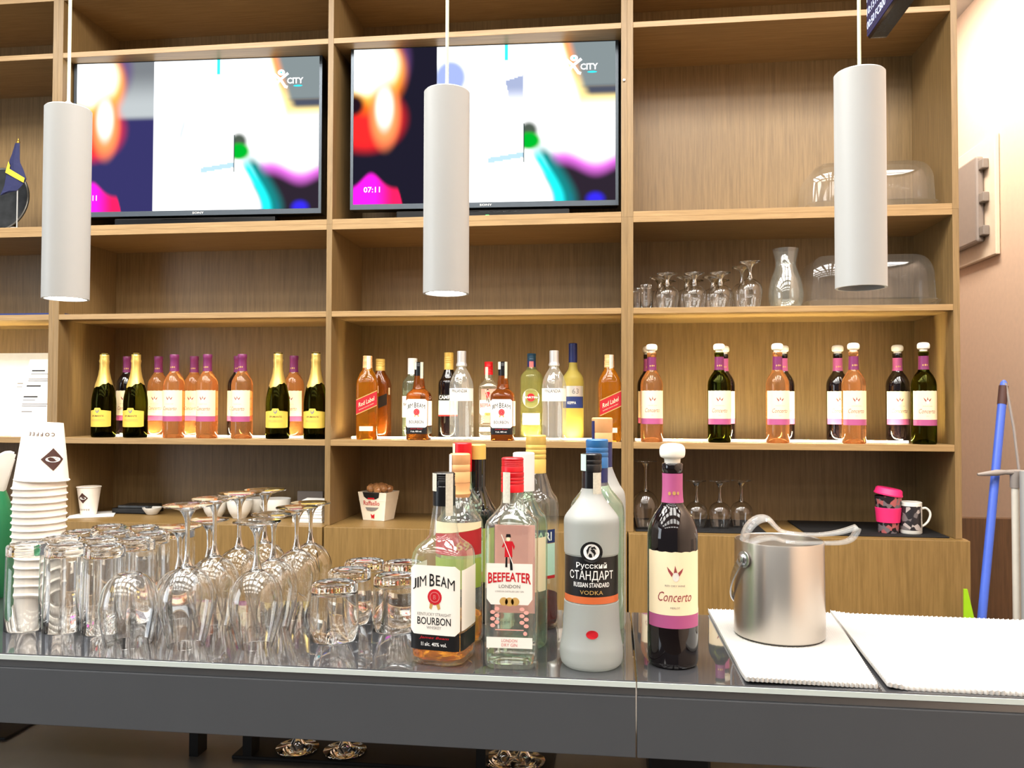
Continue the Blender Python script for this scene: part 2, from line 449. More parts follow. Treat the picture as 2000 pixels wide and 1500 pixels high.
bookcase('upper left wooden shelving unit with the pennant and round plate', -3.02, XA0, MID, TOP, UPB)
bookcase('wide upper wooden shelving unit around the two televisions', XA0, XA1, MID, TOP, UPB, DV)
bookcase('upper wooden shelving unit at right above the glassware, nearly empty', XA1, XB1, MID, TOP, UPB)
# little shelf pin on the upright
o = G().lathe([(0, 0), (0.004, 0.0), (0.004, 0.005), (0, 0.006)], 10).make('shelf_pin', 'nickel', bpy.data.objects['bookcase.004'])
o.rotation_euler = (PI / 2, 0, 0); p = PY(1225, 157, 0); q = bpy.data.objects['bookcase.004'].location; o.location = (0.034 - q.x, 0, p.z - q.z)
# light strips lying on the bottle shelves
def led(unit, xa, xb, mt='led_light'):
    ox, oy, oz = unit.location
    G().box(xa - ox, xb - ox, 0.0885, 0.100, SH - oz, SH + 0.0068 - oz).make('strip_housing', 'aluminium', unit, smooth=False)
    G().box(xa + 0.002 - ox, xb - 0.002 - ox, 0.0872, 0.0884, SH + 0.0012 - oz, SH + 0.0050 - oz).make('strip_diffuser', 'led_diffuser', unit, smooth=False)
    G().box(xa + 0.002 - ox, xb - 0.002 - ox, 0.0900, 0.0985, SH + 0.0069 - oz, SH + 0.0073 - oz).make('light_strip', mt, unit, smooth=False)
led(uL, -2.9, -2.02, 'led_light_strong'); led(uA, PZ(163, 853, SH + 0.006).x, -0.985); led(uA, PZ(673, 855, SH + 0.006).x, 0.018); led(uB, 0.07, PZ(1790, 864, SH + 0.006).x, 'led_light_strong')

# base cabinets: worktop and fronts
def base_cab(label, x0, x1, nd):
    t = thing('base_cabinet', label, 'cabinet', ((x0 + x1) / 2, 0, 0), 0, 'base cabinets of the back bar'); ox = t.location.x
    G().box(x0 - ox, x1 - ox, -0.015, DEP, 0.10, BASE - 0.0005).make('carcass', 'wood_front', t, smooth=False)
    G().box(x0 - ox, x1 - ox, 0.03, DEP, 0.0, 0.10).make('plinth', 'black_paint', t, smooth=False)
    wd = (x1 - x0) / nd
    for k in range(nd):
        G().box(x0 + k * wd + 0.0015 - ox, x0 + (k + 1) * wd - 0.0015 - ox, -0.034, -0.0152, 0.105, BASE - 0.001, bev=0.001).make('door', 'wood_front', t, smooth=False)
base_cab('wooden base cabinet at far left behind the green canister', -3.02, -1.99, 1)
base_cab('wooden base cabinet under the white coffee cup and napkins', -1.985, -0.972, 1)
base_cab('wooden base cabinet under the chocolate gift box', -0.969, 0.043, 1)
base_cab('wooden base cabinet under the black mats and mugs', 0.046, 1.082, 1)

# ================================================================ bar counter
CZ = 1.495 - 0.365
YF, YB = PZ(1240, 1330, CZ).y, PZ(1240, 1196, CZ).y
XS = PZ(1243, 1330, CZ).x
def bar(label, x0, x1, posts):
    t = thing('bar_counter', label, 'counter', ((x0 + x1) / 2, YF, 0), 0, 'raised bar counter sections'); ox, oy = t.location.x, YF
    a, b_ = x0 - ox + 0.001, x1 - ox - 0.001
    G().box(a, b_, 0, YB - YF, CZ - 0.010, CZ, mi=0, bev=0.0012).make('glass_top', 'counter_glass', t, smooth=False)
    G().box(a, b_, -0.0012, 0.0, CZ - 0.0085, CZ - 0.0015).make('glass_edge', 'glass_edge', t, smooth=False)
    G().box(a, b_, 0.004, YB - YF - 0.004, CZ - 0.020, CZ - 0.0102).make('support_rail', 'aluminium', t, smooth=False)
    G().box(a, b_, 0.0, 0.02, CZ - 0.1005, CZ - 0.0205, bev=0.001).make('apron', 'apron_paint', t, smooth=False)
    G().box(a, b_, YB - YF - 0.02, YB - YF, CZ - 0.06, CZ - 0.0205).make('rear_apron', 'apron_paint', t, smooth=False)
    for px in posts:
        G().box(px - ox - 0.0075, px - ox + 0.0075, 0.16, 0.19, 0.925, CZ - 0.0202).make('post', 'black_paint', t, smooth=False)
bar('long grey glass-topped bar counter section under the glasses and spirit bottles', -2.6, XS, (PY(384, 1450, YF + 0.17).x, PY(488, 1450, YF + 0.17).x, PY(941, 1480, YF + 0.17).x))
bar('right grey glass-topped bar counter section under the wine bottle and white towels', XS, 1.5, (0.062, PY(1330, 1490, YF + 0.17).x, 1.2))
t = thing('bar_worktop', 'low grey worktop below the raised bar counter, mostly in shade', 'worktop', (-0.55, -1.2, 0))
G().box(-2.05, 2.05, -0.34, 0.22, 0.885, 0.925, bev=0.003).make('worktop_slab', 'worktop_grey', t, smooth=False)
G().box(-2.05, 2.05, -0.30, -0.26, 0.0, 0.885).make('front_panel', 'worktop_grey', t, smooth=False)
G().box(-2.05, 2.05, 0.16, 0.20, 0.0, 0.885).make('rear_panel', 'wood_front', t, smooth=False)
WTOP = 0.925
a, b_ = PZ(498, 1440, WTOP), PZ(1085, 1480, WTOP)
tag(G().box(a.x, b_.x, -1.44, -1.02, WTOP, WTOP + 0.006, bev=0.002).make('bar_mat', 'black_rubber', smooth=False), 'black rubber mat on the low worktop under the counter, stemware standing on it', 'mat')
a = PZ(80, 1420, WTOP)
tag(G().box(a.x - 0.5, a.x - 0.02, -1.42, -1.02, WTOP, WTOP + 0.004, bev=0.0015).make('bar_mat', 'black_rubber', smooth=False), 'small black mat on the low worktop at the far left under the counter', 'mat')
a = PZ(1262, 1488, WTOP)
tag(G().box(a.x, a.x + 0.09, -1.46, -1.3, WTOP, WTOP + 0.05, bev=0.004).make('storage_tin', 'black_paint', smooth=False), 'black box on the low worktop below the right counter section', 'box')

# ================================================================ televisions
def tv_picture(u, v, dark_left):
    """colour of the screen at (u right, v down), both 0..1"""
    def mix(a, b, k): k = k[..., None]; return a * (1 - k) + b * k
    def ss(e0, e1, x): k = np.clip((x - e0) / (e1 - e0), 0, 1); return k * k * (3 - 2 * k)
    def blob(cx, cy, rx, ry, soft=0.4): return 1 - ss(1 - soft, 1 + soft, np.sqrt(((u - cx) / rx) ** 2 + ((v - cy) / ry) ** 2))
    C = lambda *c: np.array(c, float)
    lin = lambda r, g, b: np.array(srgb(r, g, b)[:3])
    base = np.zeros(u.shape + (3,))
    # left third
    L = base + lin(*((26, 24, 38) if dark_left else (48, 46, 92)))
    if not dark_left:
        g = lin(110, 114, 118) + (lin(170, 176, 178) - lin(110, 114, 118)) * ss(0.05, 0.3, v)[..., None]
        L = mix(L, g, 1 - ss(0.35, 0.40, v)); L = mix(L, lin(90, 60, 120), blob(0.19, 0.05, 0.04, 0.14, 0.6) * 0.7)
    else: L = mix(L, lin(90, 60, 110), blob(0.19, 0.08, 0.03, 0.12, 0.7) * 0.8)
    L = mix(L, lin(255, 40, 40), blob(0.05, 0.45, 0.135, 0.19, 0.35))
    L = mix(L, lin(255, 120, 20), blob(0.06, 0.15, 0.135, 0.25, 0.25)); L = mix(L, lin(255, 210, 90), blob(0.06, 0.13, 0.12, 0.20, 0.3))
    L = mix(L, C(1.3, 1.3, 1.25), blob(0.055, 0.1, 0.11, 0.18, 0.3))
    L = mix(L, lin(255, 150, 90), blob(0.122, 0.42, 0.055, 0.2, 0.4)); L = mix(L, C(1.3, 1.25, 1.2), blob(0.12, 0.38, 0.03, 0.12, 0.6))
    L = mix(L, lin(30, 16, 26), blob(0.0, 0.36, 0.04, 0.07, 0.5))
    top = 0.90 - 0.10 * np.exp(-((u - 0.07) / 0.05) ** 2) + 0.25 * ss(0.17, 0.22, u)
    k = ss(-0.02, 0.03, v - top); L = mix(L, mix(base + lin(255, 30, 230), base + lin(240, 30, 90), ss(0.06, 0.16, u)), k)
    # middle third
    Mi = base + C(1.3, 1.3, 1.3)
    if dark_left: Mi = mix(Mi, lin(150, 165, 215), blob(0.375, 0.2, 0.06, 0.11, 0.25))
    else: Mi = mix(Mi, lin(215, 226, 240), blob(0.37, 0.2, 0.045, 0.07, 0.6))
    Mi = mix(Mi, lin(190, 200, 226), blob(0.44, 0.45, 0.022, 0.12, 0.7) * (0.5 + 0.5 * np.sin(u * 260 + v * 40)))
    lo = 0.17 + 0.28 * (0.655 - u) - 0.0; par = (u > 0.585 + (v - 0.22) * 0.12) * (v > 0.23 - 0.5 * (u - 0.585)) * (v < 0.44)
    col = lin(150, 160, 190) + (C(1.2, 1.2, 1.25) - lin(150, 160, 190)) * ss(0.26, 0.44, v)[..., None]
    Mi = mix(Mi, col, par * (1.0 if dark_left else 0.5))
    Mi = mix(Mi, lin(60, 215, 220), ((u > 0.583) & (u < 0.596) & (v < 0.10)) * 1.0)
    c = 0.735 - 0.25 * (u - 0.52); Mi = mix(Mi, lin(150, 190, 220), ((u > 0.52) & (np.abs(v - c) < 0.018)) * 0.9)
    # right third
    R = base + C(1.3, 1.3, 1.3)
    e = 0.79 + 0.17 * np.clip(v, 0, 0.34)
    R = mix(R, lin(255, 228, 150), ss(-0.01, 0.03, u - e) * (1 - ss(0.33, 0.46, v))); R = mix(R, lin(240, 150, 90), ss(0.0, 0.03, u - e) * ss(0.3, 0.1, v))
    g = base + lin(118, 128, 130) + 0.0; R = mix(R, g, ss(0.02, 0.06, u - e) * (1 - ss(0.27, 0.30, v)))
    R = mix(R, lin(70, 74, 88), ss(0.02, 0.07, u - e) * ss(0.26, 0.29, v) * (1 - ss(0.31, 0.36, v)))
    fr = 0.73 - 0.035 * np.sin((u - 0.74) * 25); fr = np.where(u < 0.77, fr + (0.77 - u) * 1.2, fr)
    R = mix(R, lin(225, 110, 225), ss(-0.07, 0.04, v - fr)); R = mix(R, lin(40, 32, 42), ss(0.0, 0.11, v - fr))
    R = mix(R, lin(50, 40, 220), np.maximum(blob(0.79, 1.0, 0.04, 0.06, 0.6), blob(0.925, 0.99, 0.03, 0.04, 0.6)))
    st = u - (0.70 + 0.10 * ss(0.6, 1.0, v)); 
    R = mix(R, lin(20, 120, 120), (ss(0.58, 0.72, v) * (1 - ss(0.0, 0.06, np.abs(st - 0.02)))))
    R = mix(R, lin(30, 235, 235), (ss(0.64, 0.74, v) * (1 - ss(0.0, 0.035, np.abs(st + 0.010))))); R = mix(R, C(1.25, 1.3, 1.25), ss(0.0, 0.03, -st - 0.02) * (v > 0.665))
    R = mix(R, lin(70, 80, 70), blob(0.675, 0.55, 0.035, 0.06, 0.5)); R = mix(R, lin(0, 165, 40), blob(0.675, 0.615, 0.045, 0.055, 0.35))
    out = np.where((u < 0.325)[..., None], L, np.where((u < 0.655)[..., None], Mi, R))
    out = np.where((np.abs(u - 0.6555) < 0.0022)[..., None] & (v[..., None] > 0.5) & (v[..., None] < 0.75), lin(40, 60, 60), out)
    return out
def tv(label, xr, dark_left):
    W_, H_ = 0.93, 0.575; zb = MID + 0.018 + 0.035
    a = math.radians(2.2); cx = xr - W_ / 2
    t = thing('television', label, 'television', (cx, 0.075, MID + 0.018), a, 'flat televisions in the shelving'); z0 = 0.043
    G().box(-W_ / 2, W_ / 2, 0.0, 0.045, z0, z0 + H_, bev=0.003).make('housing', 'tv_black', t, smooth=False)
    g = G()   # slim metallic rim round the panel
    g.box(-W_ / 2, W_ / 2, -0.006, 0.0, z0 + H_ - 0.011, z0 + H_); g.box(-W_ / 2, W_ / 2, -0.006, 0.0, z0, z0 + 0.018)
    g.box(-W_ / 2, -W_ / 2 + 0.010, -0.006, 0.0, z0 + 0.018, z0 + H_ - 0.011); g.box(W_ / 2 - 0.010, W_ / 2, -0.006, 0.0, z0 + 0.018, z0 + H_ - 0.011)
    g.make('bezel', 'tv_rim', t, smooth=False)
    sx0, sx1, sz0, sz1 = -W_ / 2 + 0.010, W_ / 2 - 0.010, z0 + 0.018, z0 + H_ - 0.011
    nu, nv = 224, 126; uu, vv = np.meshgrid(np.linspace(0, 1, nu + 1), np.linspace(0, 1, nv + 1))
    g = G(); g.v = [(sx0 + (sx1 - sx0) * p_, -0.003, sz1 + (sz0 - sz1) * q_) for p_, q_ in zip(uu.ravel(), vv.ravel())]
    g.f = [(j * (nu + 1) + i, (j + 1) * (nu + 1) + i, (j + 1) * (nu + 1) + i + 1, j * (nu + 1) + i + 1) for j in range(nv) for i in range(nu)]; g.m = [0] * len(g.f)
    s = g.make('screen', 'screen_picture', t, smooth=False)
    at = s.data.color_attributes.new('picture', 'FLOAT_COLOR', 'POINT'); pic = tv_picture(uu, vv, dark_left).reshape(-1, 3)
    at.data.foreach_set('color', np.concatenate([pic, np.ones((len(pic), 1))], 1).astype(np.float32).ravel())
    # channel mark in the corner of the picture and the clock
    mp = on_flat(-0.0036); X = lambda u: sx0 + (sx1 - sx0) * u; Z = lambda v: sz1 + (sz0 - sz1) * v
    def stroke(pts, wd):
        out = []
        for (x0, y0), (x1, y1) in zip(pts[:-1], pts[1:]):
            d = Vector((x1 - x0, y1 - y0)).normalized(); n_ = Vector((-d.y, d.x)) * wd / 2; e_ = d * wd * 0.3
            out.append([(x0 - n_.x - e_.x, y0 - n_.y - e_.y), (x1 - n_.x + e_.x, y1 - n_.y + e_.y), (x1 + n_.x + e_.x, y1 + n_.y + e_.y), (x0 + n_.x - e_.x, y0 + n_.y - e_.y)])
        return out
    bx, bz = X(0.842), Z(0.145)
    fig = stroke([(bx - 0.021, bz + 0.018), (bx, bz), (bx + 0.018, bz - 0.026), (bx + 0.024, bz - 0.028)], 0.010) + stroke([(bx + 0.026, bz + 0.020), (bx, bz), (bx - 0.016, bz - 0.018), (bx - 0.022, bz - 0.028)], 0.010) + [disc(bx + 0.003, bz + 0.025, 0.0135, 0.011)]
    shapes('channel_mark', mp, fig, 'screen_white', t)
    shapes('channel_mark', on_flat(-0.0040), [disc(bx + 0.003, bz + 0.025, 0.003), disc(X(0.913), Z(0.19), 0.017, 0.0035)], 'screen_cyan', t)
    text('CITY', mp, X(0.902), Z(0.155), 0.060, 0.022, 'screen_white', t, bold=0.03)
    if dark_left: text('07:11', mp, X(0.073), Z(0.905), 0.058, 0.020, 'screen_white', t, bold=0.015)
    else: text('07:11', mp, X(0.062), Z(0.905), 0.052, 0.020, 'screen_white', t, bold=0.015)
    text('SONY', on_flat(-0.0066), 0.012, z0 + 0.009, 0.042, 0.007, 'ink_white', t)
    nest(t, ('bezel',), ('lettering',), last=True); nest(t, ('screen',), ('lettering', 'channel_mark'))
    G().box(-0.12, 0.14, -0.012, -0.002, 0.026, 0.029).make('light_bar', 'nickel', t, smooth=False)
    if dark_left: G().box(0.012, 0.024, -0.013, -0.0121, 0.012, 0.016).make('power_light', 'green_led', t, smooth=False)
    G().box(-0.30, 0.30, -0.012, 0.05, 0.0, 0.034, bev=0.004).make('stand', 'tv_black', t, smooth=False)
tv('right-hand flat television in the shelving, clock 07:11 shown lower left', PY(1208, 240, 0.075).x, True)
tv('left-hand flat television in the shelving behind the left pendant lamp', PY(626, 250, 0.075).x, False)

# ================================================================ pendant lamps
def pendant(label, px, pt, pb, on):
    y = -1.42; a, b_ = PY(px, pt, y), PY(px, pb, y); R = 0.0365; H_ = 0.325
    z0 = PY(870, 574, y).z; x = (a.x + b_.x) / 2
    t = thing('pendant_lamp', label, 'lamp', (x, y, z0), 0, 'white cylinder pendant lamps over the counter')
    G().lathe([(R - 0.004, 0.0), (R, 0.0), (R, H_ - 0.002), (R - 0.002, H_), (0.0, H_), (0.0, H_ - 0.004), (R - 0.004, H_ - 0.006), (R - 0.004, 0.0)], 64).make('lamp_shade', 'white_metal', t)
    G().lathe([(0, 0), (0.006, 0), (0.006, 0.010), (0.003, 0.013), (0, 0.013)], 20).make('cord_grip', 'white_metal', t, loc=(0, 0, H_))
    G().lathe([(0, 0), (0.0027, 0), (0.0027, ZC - 0.03 - z0 - H_ - 0.012), (0, ZC - 0.03 - z0 - H_ - 0.012)], 12).make('cord', 'cord_plastic', t, loc=(0, 0, H_ + 0.012))
    G().lathe([(0, 0), (0.045, 0), (0.045, 0.026), (0.0, 0.028)], 32).make('ceiling_rose', 'white_metal', t, loc=(0, 0, ZC - 0.030 - z0))
    if on:
        G().lathe([(0, 0.0), (R - 0.006, 0.0), (R - 0.006, 0.004), (0, 0.006)], 32).make('bulb', 'lamp_glow', t, loc=(0, 0, 0.004))
    else:
        G().lathe([(0, 0.0), (R - 0.006, 0.0), (R - 0.006, 0.004), (0, 0.006)], 32).make('bulb', 'lamp_inside_dark', t, loc=(0, 0, 0.03))
pendant('lit white cylinder pendant lamp hanging in front of the left television', 131, 205, 580, True)
pendant('lit white cylinder pendant lamp hanging in front of the right television', 872, 172, 574, True)
pendant('unlit white cylinder pendant lamp hanging at right before the wide upper compartment', 1680, 132, 562, False)

# hanging departures board, seen edge-on
DX = 0.60
p0 = PX(1694, 84, DX); zb = p0.z
t = thing('information_board', 'black hanging display board with rows of pale digits behind the right lamp cord', 'display', (DX, p0.y, zb))
L_ = 1.3
g = G(); pts = []
for cy_, cz_, a0 in ((0.03, 0.03, PI), (L_ - 0.03, 0.03, 1.5 * PI), (L_ - 0.03, 0.67, 0), (0.03, 0.67, 0.5 * PI)):
    for k in range(6): a = a0 + k / 5 * PI / 2; pts.append((-cy_ - 0.03 * math.cos(a), cz_ + 0.03 * math.sin(a)))
g.rings([[(x_, y_, z_) for y_, z_ in pts] for x_ in (0.0, 0.035)]); g.make('housing', 'tv_black', t, smooth=False)
G().box(-0.002, -0.0002, -L_ + 0.03, -0.004, 0.014, 0.66).make('display_face', 'board_face', t, smooth=False)
mpb = lambda u, z: (-0.003, -u, z)
for r in range(6):
    zz = 0.036 + r * 0.033
    text('00:50' if r == 0 else '%02d:%s' % ((9 + r) % 24, ('15', '45', '05', '30', '20')[r - 1]), mpb, 0.036, zz, 0.056, 0.019, 'board_text', t, bold=0.02)
    text('FCB00' if r == 0 else 'FD%d' % (300 + 17 * r), mpb, 0.106, zz, 0.070, 0.020, 'board_text', t, bold=0.02)
    G().box(-0.0026, -0.002, -L_ + 0.05, -0.006, zz - 0.0172, zz - 0.0160).make('row_line', 'tv_rim', t, smooth=False)
nest(t, ('display_face',), ('lettering', 'row_line'))
for yy in (-0.45, -1.0):
    G().box(0.01, 0.025, yy - 0.01, yy + 0.01, 0.70, ZC - zb - 0.001).make('hanger', 'black_paint', t, smooth=False)

# ================================================================ right side: wall box, brown partition, broom and dustpan
pa, pb = PX(1943, 258, WX - 0.02), PX(1943, 497, WX - 0.02); yn = pa.y; zt, zl = pa.z, pb.z
t = thing('wall_cabinet', 'cream wall box with grey hinged door on the pink side wall', 'fuse box', (WX, yn, zl))
hh = zt - zl
G().box(-0.022, -0.002, 0, 0.62, 0, hh, bev=0.004).make('frame', 'box_cream', t, smooth=False)
G().box(-0.060, -0.024, 0.10, 0.60, 0.075, hh - 0.075, bev=0.010).make('door', 'door_grey', t, smooth=False)
for k in range(3):
    z_ = 0.12 + k * (hh - 0.24) / 2
    G().box(-0.050, -0.0225, 0.055, 0.099, z_ - 0.022, z_ + 0.022, bev=0.004).make('hinge', 'grey_plastic', t, smooth=False)
struct(G().box(XB1 + 0.012, WX, 0.36, 0.40, 0.0, PY(1925, 1013, 0.36).z).make('trim_1', 'brown_panel_wood', smooth=False))
a, b_ = PY(1961, 745, 0.06), PY(1917, 1214, -0.07); d = (b_ - a).normalized(); e = a + d * ((a.z - 0.05) / -d.z)
t = thing('broom', 'blue broom handle leaning upright beside the shelving', 'broom', (e.x, e.y, 0.0)); o_ = Vector((e.x, e.y, 0))
pp = lambda k: tuple(a + d * k - o_); LL = (e - a).length
G().tube([pp(0.035), pp(LL)], 0.0125, 16).make('handle', 'blue_plastic', t)
G().tube([pp(0.015), pp(0.075)], 0.0135, 16).make('ferrule', 'cup_brown', t)
G().tube([pp(-0.004), pp(0.004), pp(0.015)], [0.004, 0.010, 0.0115], 14).make('hanging_cap', 'blue_plastic', t)
G().box(-0.16, 0.14, -0.025, 0.025, 0.0, 0.075, bev=0.01).make('broom_head', 'blue_plastic', t, smooth=False)
c = PY(1983, 930, -0.02); c2 = PY(1962, 1100, -0.02)
t = thing('long_handled_dustpan', 'beige tube with grey crossbar grip standing at the right edge by the broom', 'dustpan', (c.x, c.y, 0))
G().tube([(0, 0, 0.03), (0, 0, c.z - 0.01)], 0.0115, 16).make('tube', 'beige_tube', t)
l_ = PY(1908, 920, -0.02).x - c.x
G().tube([(l_, -0.004, c.z + 0.004), (l_ + 0.02, -0.004, c.z + 0.006), (l_ * 0.5, -0.004, c.z + 0.010), (-0.03, -0.004, c.z + 0.012), (0.0, -0.004, c.z + 0.012), (0.09, -0.004, c.z + 0.008)], [0.004, 0.0065, 0.010, 0.007, 0.009, 0.007], 12).make('crossbar', 'grey_plastic', t)
G().tube([(0, 0, c.z - 0.035), (0, 0, c.z + 0.016)], 0.015, 16).make('clamp', 'grey_plastic', t)
G().box(-0.05, 0.14, -0.05, 0.12, 0.0, 0.06, bev=0.012).make('pan', 'beige_tube', t, smooth=False)
q0, q1 = PY(1964, 748, 0.05), PY(1991, 925, 0.0)
tag(G().tube([tuple(q0), tuple((q0 + q1) / 2 + Vector((0.004, 0, 0))), tuple(q1), tuple(q1 + Vector((0.01, 0, -0.3)))], 0.0042, 8).make('hanging_strap', 'grey_plastic'), 'thin grey strap running down from the top of the blue broom handle', 'strap')
c = PY(2006, 920, -0.06)
tag(G().tube([(c.x, c.y, 0.0), (c.x, c.y, c.z)], 0.02, 16).make('mop_pole', 'white_metal'), 'thick pale grey pole cut by the right edge beside the beige tube', 'pole')
a = PY(1888, 1150, -0.09); b2 = PY(1903, 1214, -0.09)
g = G(); v = [(a.x - 0.01, a.z), (a.x, a.z), (a.x + (b2.x - a.x) * a.z / (a.z - b2.z), 0.0), (a.x - 0.02, 0.0)]
g.rings([[(x_, y_, z_) for x_, z_ in v] for y_ in (-0.096, -0.090)])
tag(g.make('dustpan_blade', 'lime_plastic', smooth=False), 'lime green plastic plate peeking out beside the base cabinet end', 'dustpan')
# ================================================================ bottles
def smooth(pts, n=5):
    """rounds a lathe profile with a Catmull-Rom curve"""
    P_ = [Vector((*p, 0)) for p in pts]; out = []
    for i in range(len(P_) - 1):
        a, b_, c, d = P_[max(i - 1, 0)], P_[i], P_[i + 1], P_[min(i + 2, len(P_) - 1)]
        for k in range(n):
            t = k / n; q = 0.5 * ((2 * b_) + (c - a) * t + (2 * a - 5 * b_ + 4 * c - d) * t * t + (3 * b_ - a - 3 * c + d) * t ** 3); out.append((max(q.x, 0), q.y))
    out.append(pts[-1]); return out
def base_prof(R, punt=0.018): return [(0, punt), (R * 0.45, punt * 0.75), (R * 0.80, 0.002), (R * 0.90, 0.0), (R - 0.001, 0.003), (R, 0.008)]
WINE = base_prof(0.0375) + [(0.0375, 0.05), (0.0375, 0.188)] + smooth([(0.0375, 0.190), (0.0350, 0.205), (0.0270, 0.222), (0.0175, 0.236), (0.0148, 0.248), (0.0142, 0.262)]) + [(0.0140, 0.285), (0.0155, 0.287), (0.0155, 0.297), (0.0140, 0.299), (0, 0.299)]
def wine(kind, stopper):
    mat = {'rose': 'rose_wine', 'red': 'dark_wine', 'white': 'green_wine'}[kind]
    t = thing('wine_bottle', '', 'bottle'); R = 0.0375
    G().lathe(WINE, 48).make('glass_body', mat, t)
    mp = on_cyl(R + 0.0003); A = R * math.radians(72)
    patch('label', mp, -A, A, 0.079, 0.171, 'label_cream', t, 20, 1, top=(lambda q: 0.171 + 0.0006 * math.sin(q * 40)))
    patch('label_band', mp, -A, A, 0.060, 0.0788, 'label_purple', t, 20, 1)
    m2 = on_cyl(R + 0.0006)
    text('Concerto', m2, 0.0, 0.106, 0.052, 0.014, 'ink_wine', t, shear=0.35)
    text('RED DRY WINE' if kind == 'red' else ('ROSE DRY WINE' if kind == 'rose' else 'WHITE DRY WINE'), m2, 0, 0.122, 0.030, 0.0026, 'ink_grey', t)
    text('MERLOT' if kind == 'red' else 'DRY', m2, 0, 0.090, 0.014 if kind == 'red' else 0.008, 0.0028, 'ink_grey', t)
    cz = 0.140   # jester-like emblem: three plumes over a small pale face
    shapes('emblem', m2, [[(-0.003, cz), (-0.012, cz + 0.010), (-0.010, cz + 0.003), (-0.005, cz - 0.005)], [(-0.002, cz + 0.001), (0.000, cz + 0.012), (0.003, cz + 0.001)], [(0.004, cz + 0.001), (0.012, cz + 0.008), (0.010, cz + 0.002), (0.006, cz - 0.004)]], 'ink_wine', t)
    shapes('emblem_face', m2, [disc(0.001, cz - 0.005, 0.0048, 0.0065)], 'white_china', t)
    fz0, fz1 = 0.240, (0.2835 if stopper else 0.3005)
    g = G(); prof = [(0.0166, fz0), (0.0157, fz0 + 0.008), (0.0152, fz0 + 0.02), (0.0152, fz1)]
    if not stopper: prof = prof[:-1] + [(0.0150, 0.284), (0.0162, 0.286), (0.0162, 0.298), (0.0150, 0.3005), (0, 0.3005)]
    g.lathe(prof, 36).make('neck_foil', 'foil_purple' if not stopper or kind != 'red' else 'label_purple', t)
    shapes('foil_mark', on_cyl(0.0160), [disc(-0.006, 0.254, 0.0022, 0.0028, 10), disc(0.001, 0.2545, 0.0026, 0.003, 10), disc(0.007, 0.2545, 0.002, 0.0026, 10)], 'ink_gold', t)
    if stopper:
        G().lathe([(0.0, 0.296), (0.0115, 0.296), (0.0122, 0.305)] + smooth([(0.0130, 0.3055), (0.0178, 0.308), (0.0192, 0.315), (0.0182, 0.322), (0.0140, 0.3265), (0.006, 0.328), (0, 0.3282)], 4), 36).make('pour_stopper', 'stopper_white', t)
    return t
def prosecco():
    t = thing('prosecco_bottle', '', 'bottle'); R = 0.041
    prof = base_prof(R, 0.022) + [(R, 0.05), (R, 0.118)] + smooth([(R, 0.12), (0.0395, 0.142), (0.0345, 0.168), (0.0265, 0.196), (0.0195, 0.222), (0.0155, 0.250)]) + [(0.0150, 0.28), (0.0150, 0.30), (0, 0.30)]
    G().lathe(prof, 48).make('glass_body', 'olive_bottle', t)
    def rr(z):
        for (r0, z0), (r1, z1) in zip(prof[5:], prof[6:]):
            if z0 <= z <= z1: return r0 + (r1 - r0) * (z - z0) / max(z1 - z0, 1e-6)
        return 0.015
    n = 36; R_ = []
    for j, k in enumerate(np.linspace(0, 1, 16)):
        ring = []
        for i in range(n):
            a = 2 * PI * i / n; zb = 0.186 + 0.008 * math.cos(2 * a + 1.2) + 0.002 * math.sin(9 * a); z = zb + (0.296 - zb) * k
            r = rr(z) + 0.0007 + (0.0018 if 0.268 < z < 0.276 else 0) + 0.0003 * math.sin(7 * a + z * 300); ring.append((r * math.cos(a), r * math.sin(a), z))
        R_.append(ring)
    R_.append([(0.010 * math.cos(2 * PI * i / n), 0.010 * math.sin(2 * PI * i / n), 0.3015) for i in range(n)]); R_.append([(0, 0, 0.302)])
    G().rings(R_, 0, True, False, False).make('gold_foil', 'foil_gold', t, angle=60)
    mp = on_cyl(R + 0.0003); A = R * math.radians(66)
    patch('label', mp, -A, A, 0.040, 0.095, 'label_yellow', t, 28, 1, top=lambda q: 0.094 + 0.004 * math.cos((q - 0.5) * PI) + (0.0075 if abs(q - 0.5) < 0.13 else 0), bot=lambda q: 0.038 + 0.003 * abs(2 * q - 1) ** 6)
    m2 = on_cyl(R + 0.0006)
    text('PROSECCO', m2, 0, 0.062, 0.050, 0.0075, 'ink_gold', t); text('SPUMANTE', m2, 0, 0.077, 0.044, 0.006, 'cup_brown', t, bold=0.01)
    shapes('crest', m2, [[(-0.006, 0.100), (0.006, 0.100), (0.006, 0.092), (0, 0.086), (-0.006, 0.092)]], 'ink_grey', t)
    return t
def cap_cyl(t, r, z0, z1, mat, ribs=0, name='cap', n=36):
    prof = [(r, z0)]
    for k in range(ribs): a = z0 + (z1 - z0) * (0.35 + 0.5 * k / ribs); prof += [(r, a), (r - 0.0007, a + 0.0012), (r, a + 0.0024)]
    prof += [(r, z1 - 0.0015), (r - 0.0015, z1), (0, z1)]
    return G().lathe(prof, n).make(name, mat, t)
def seal(t, r, z0, z1, a0, a1, mat='seal_paper'):
    """a paper tax strip glued over the cap and down the neck"""
    mp = on_cyl(r + 0.0006); return patch('tax_seal', mp, r * a0, r * a1, z0, z1, mat, t, 6, 1)
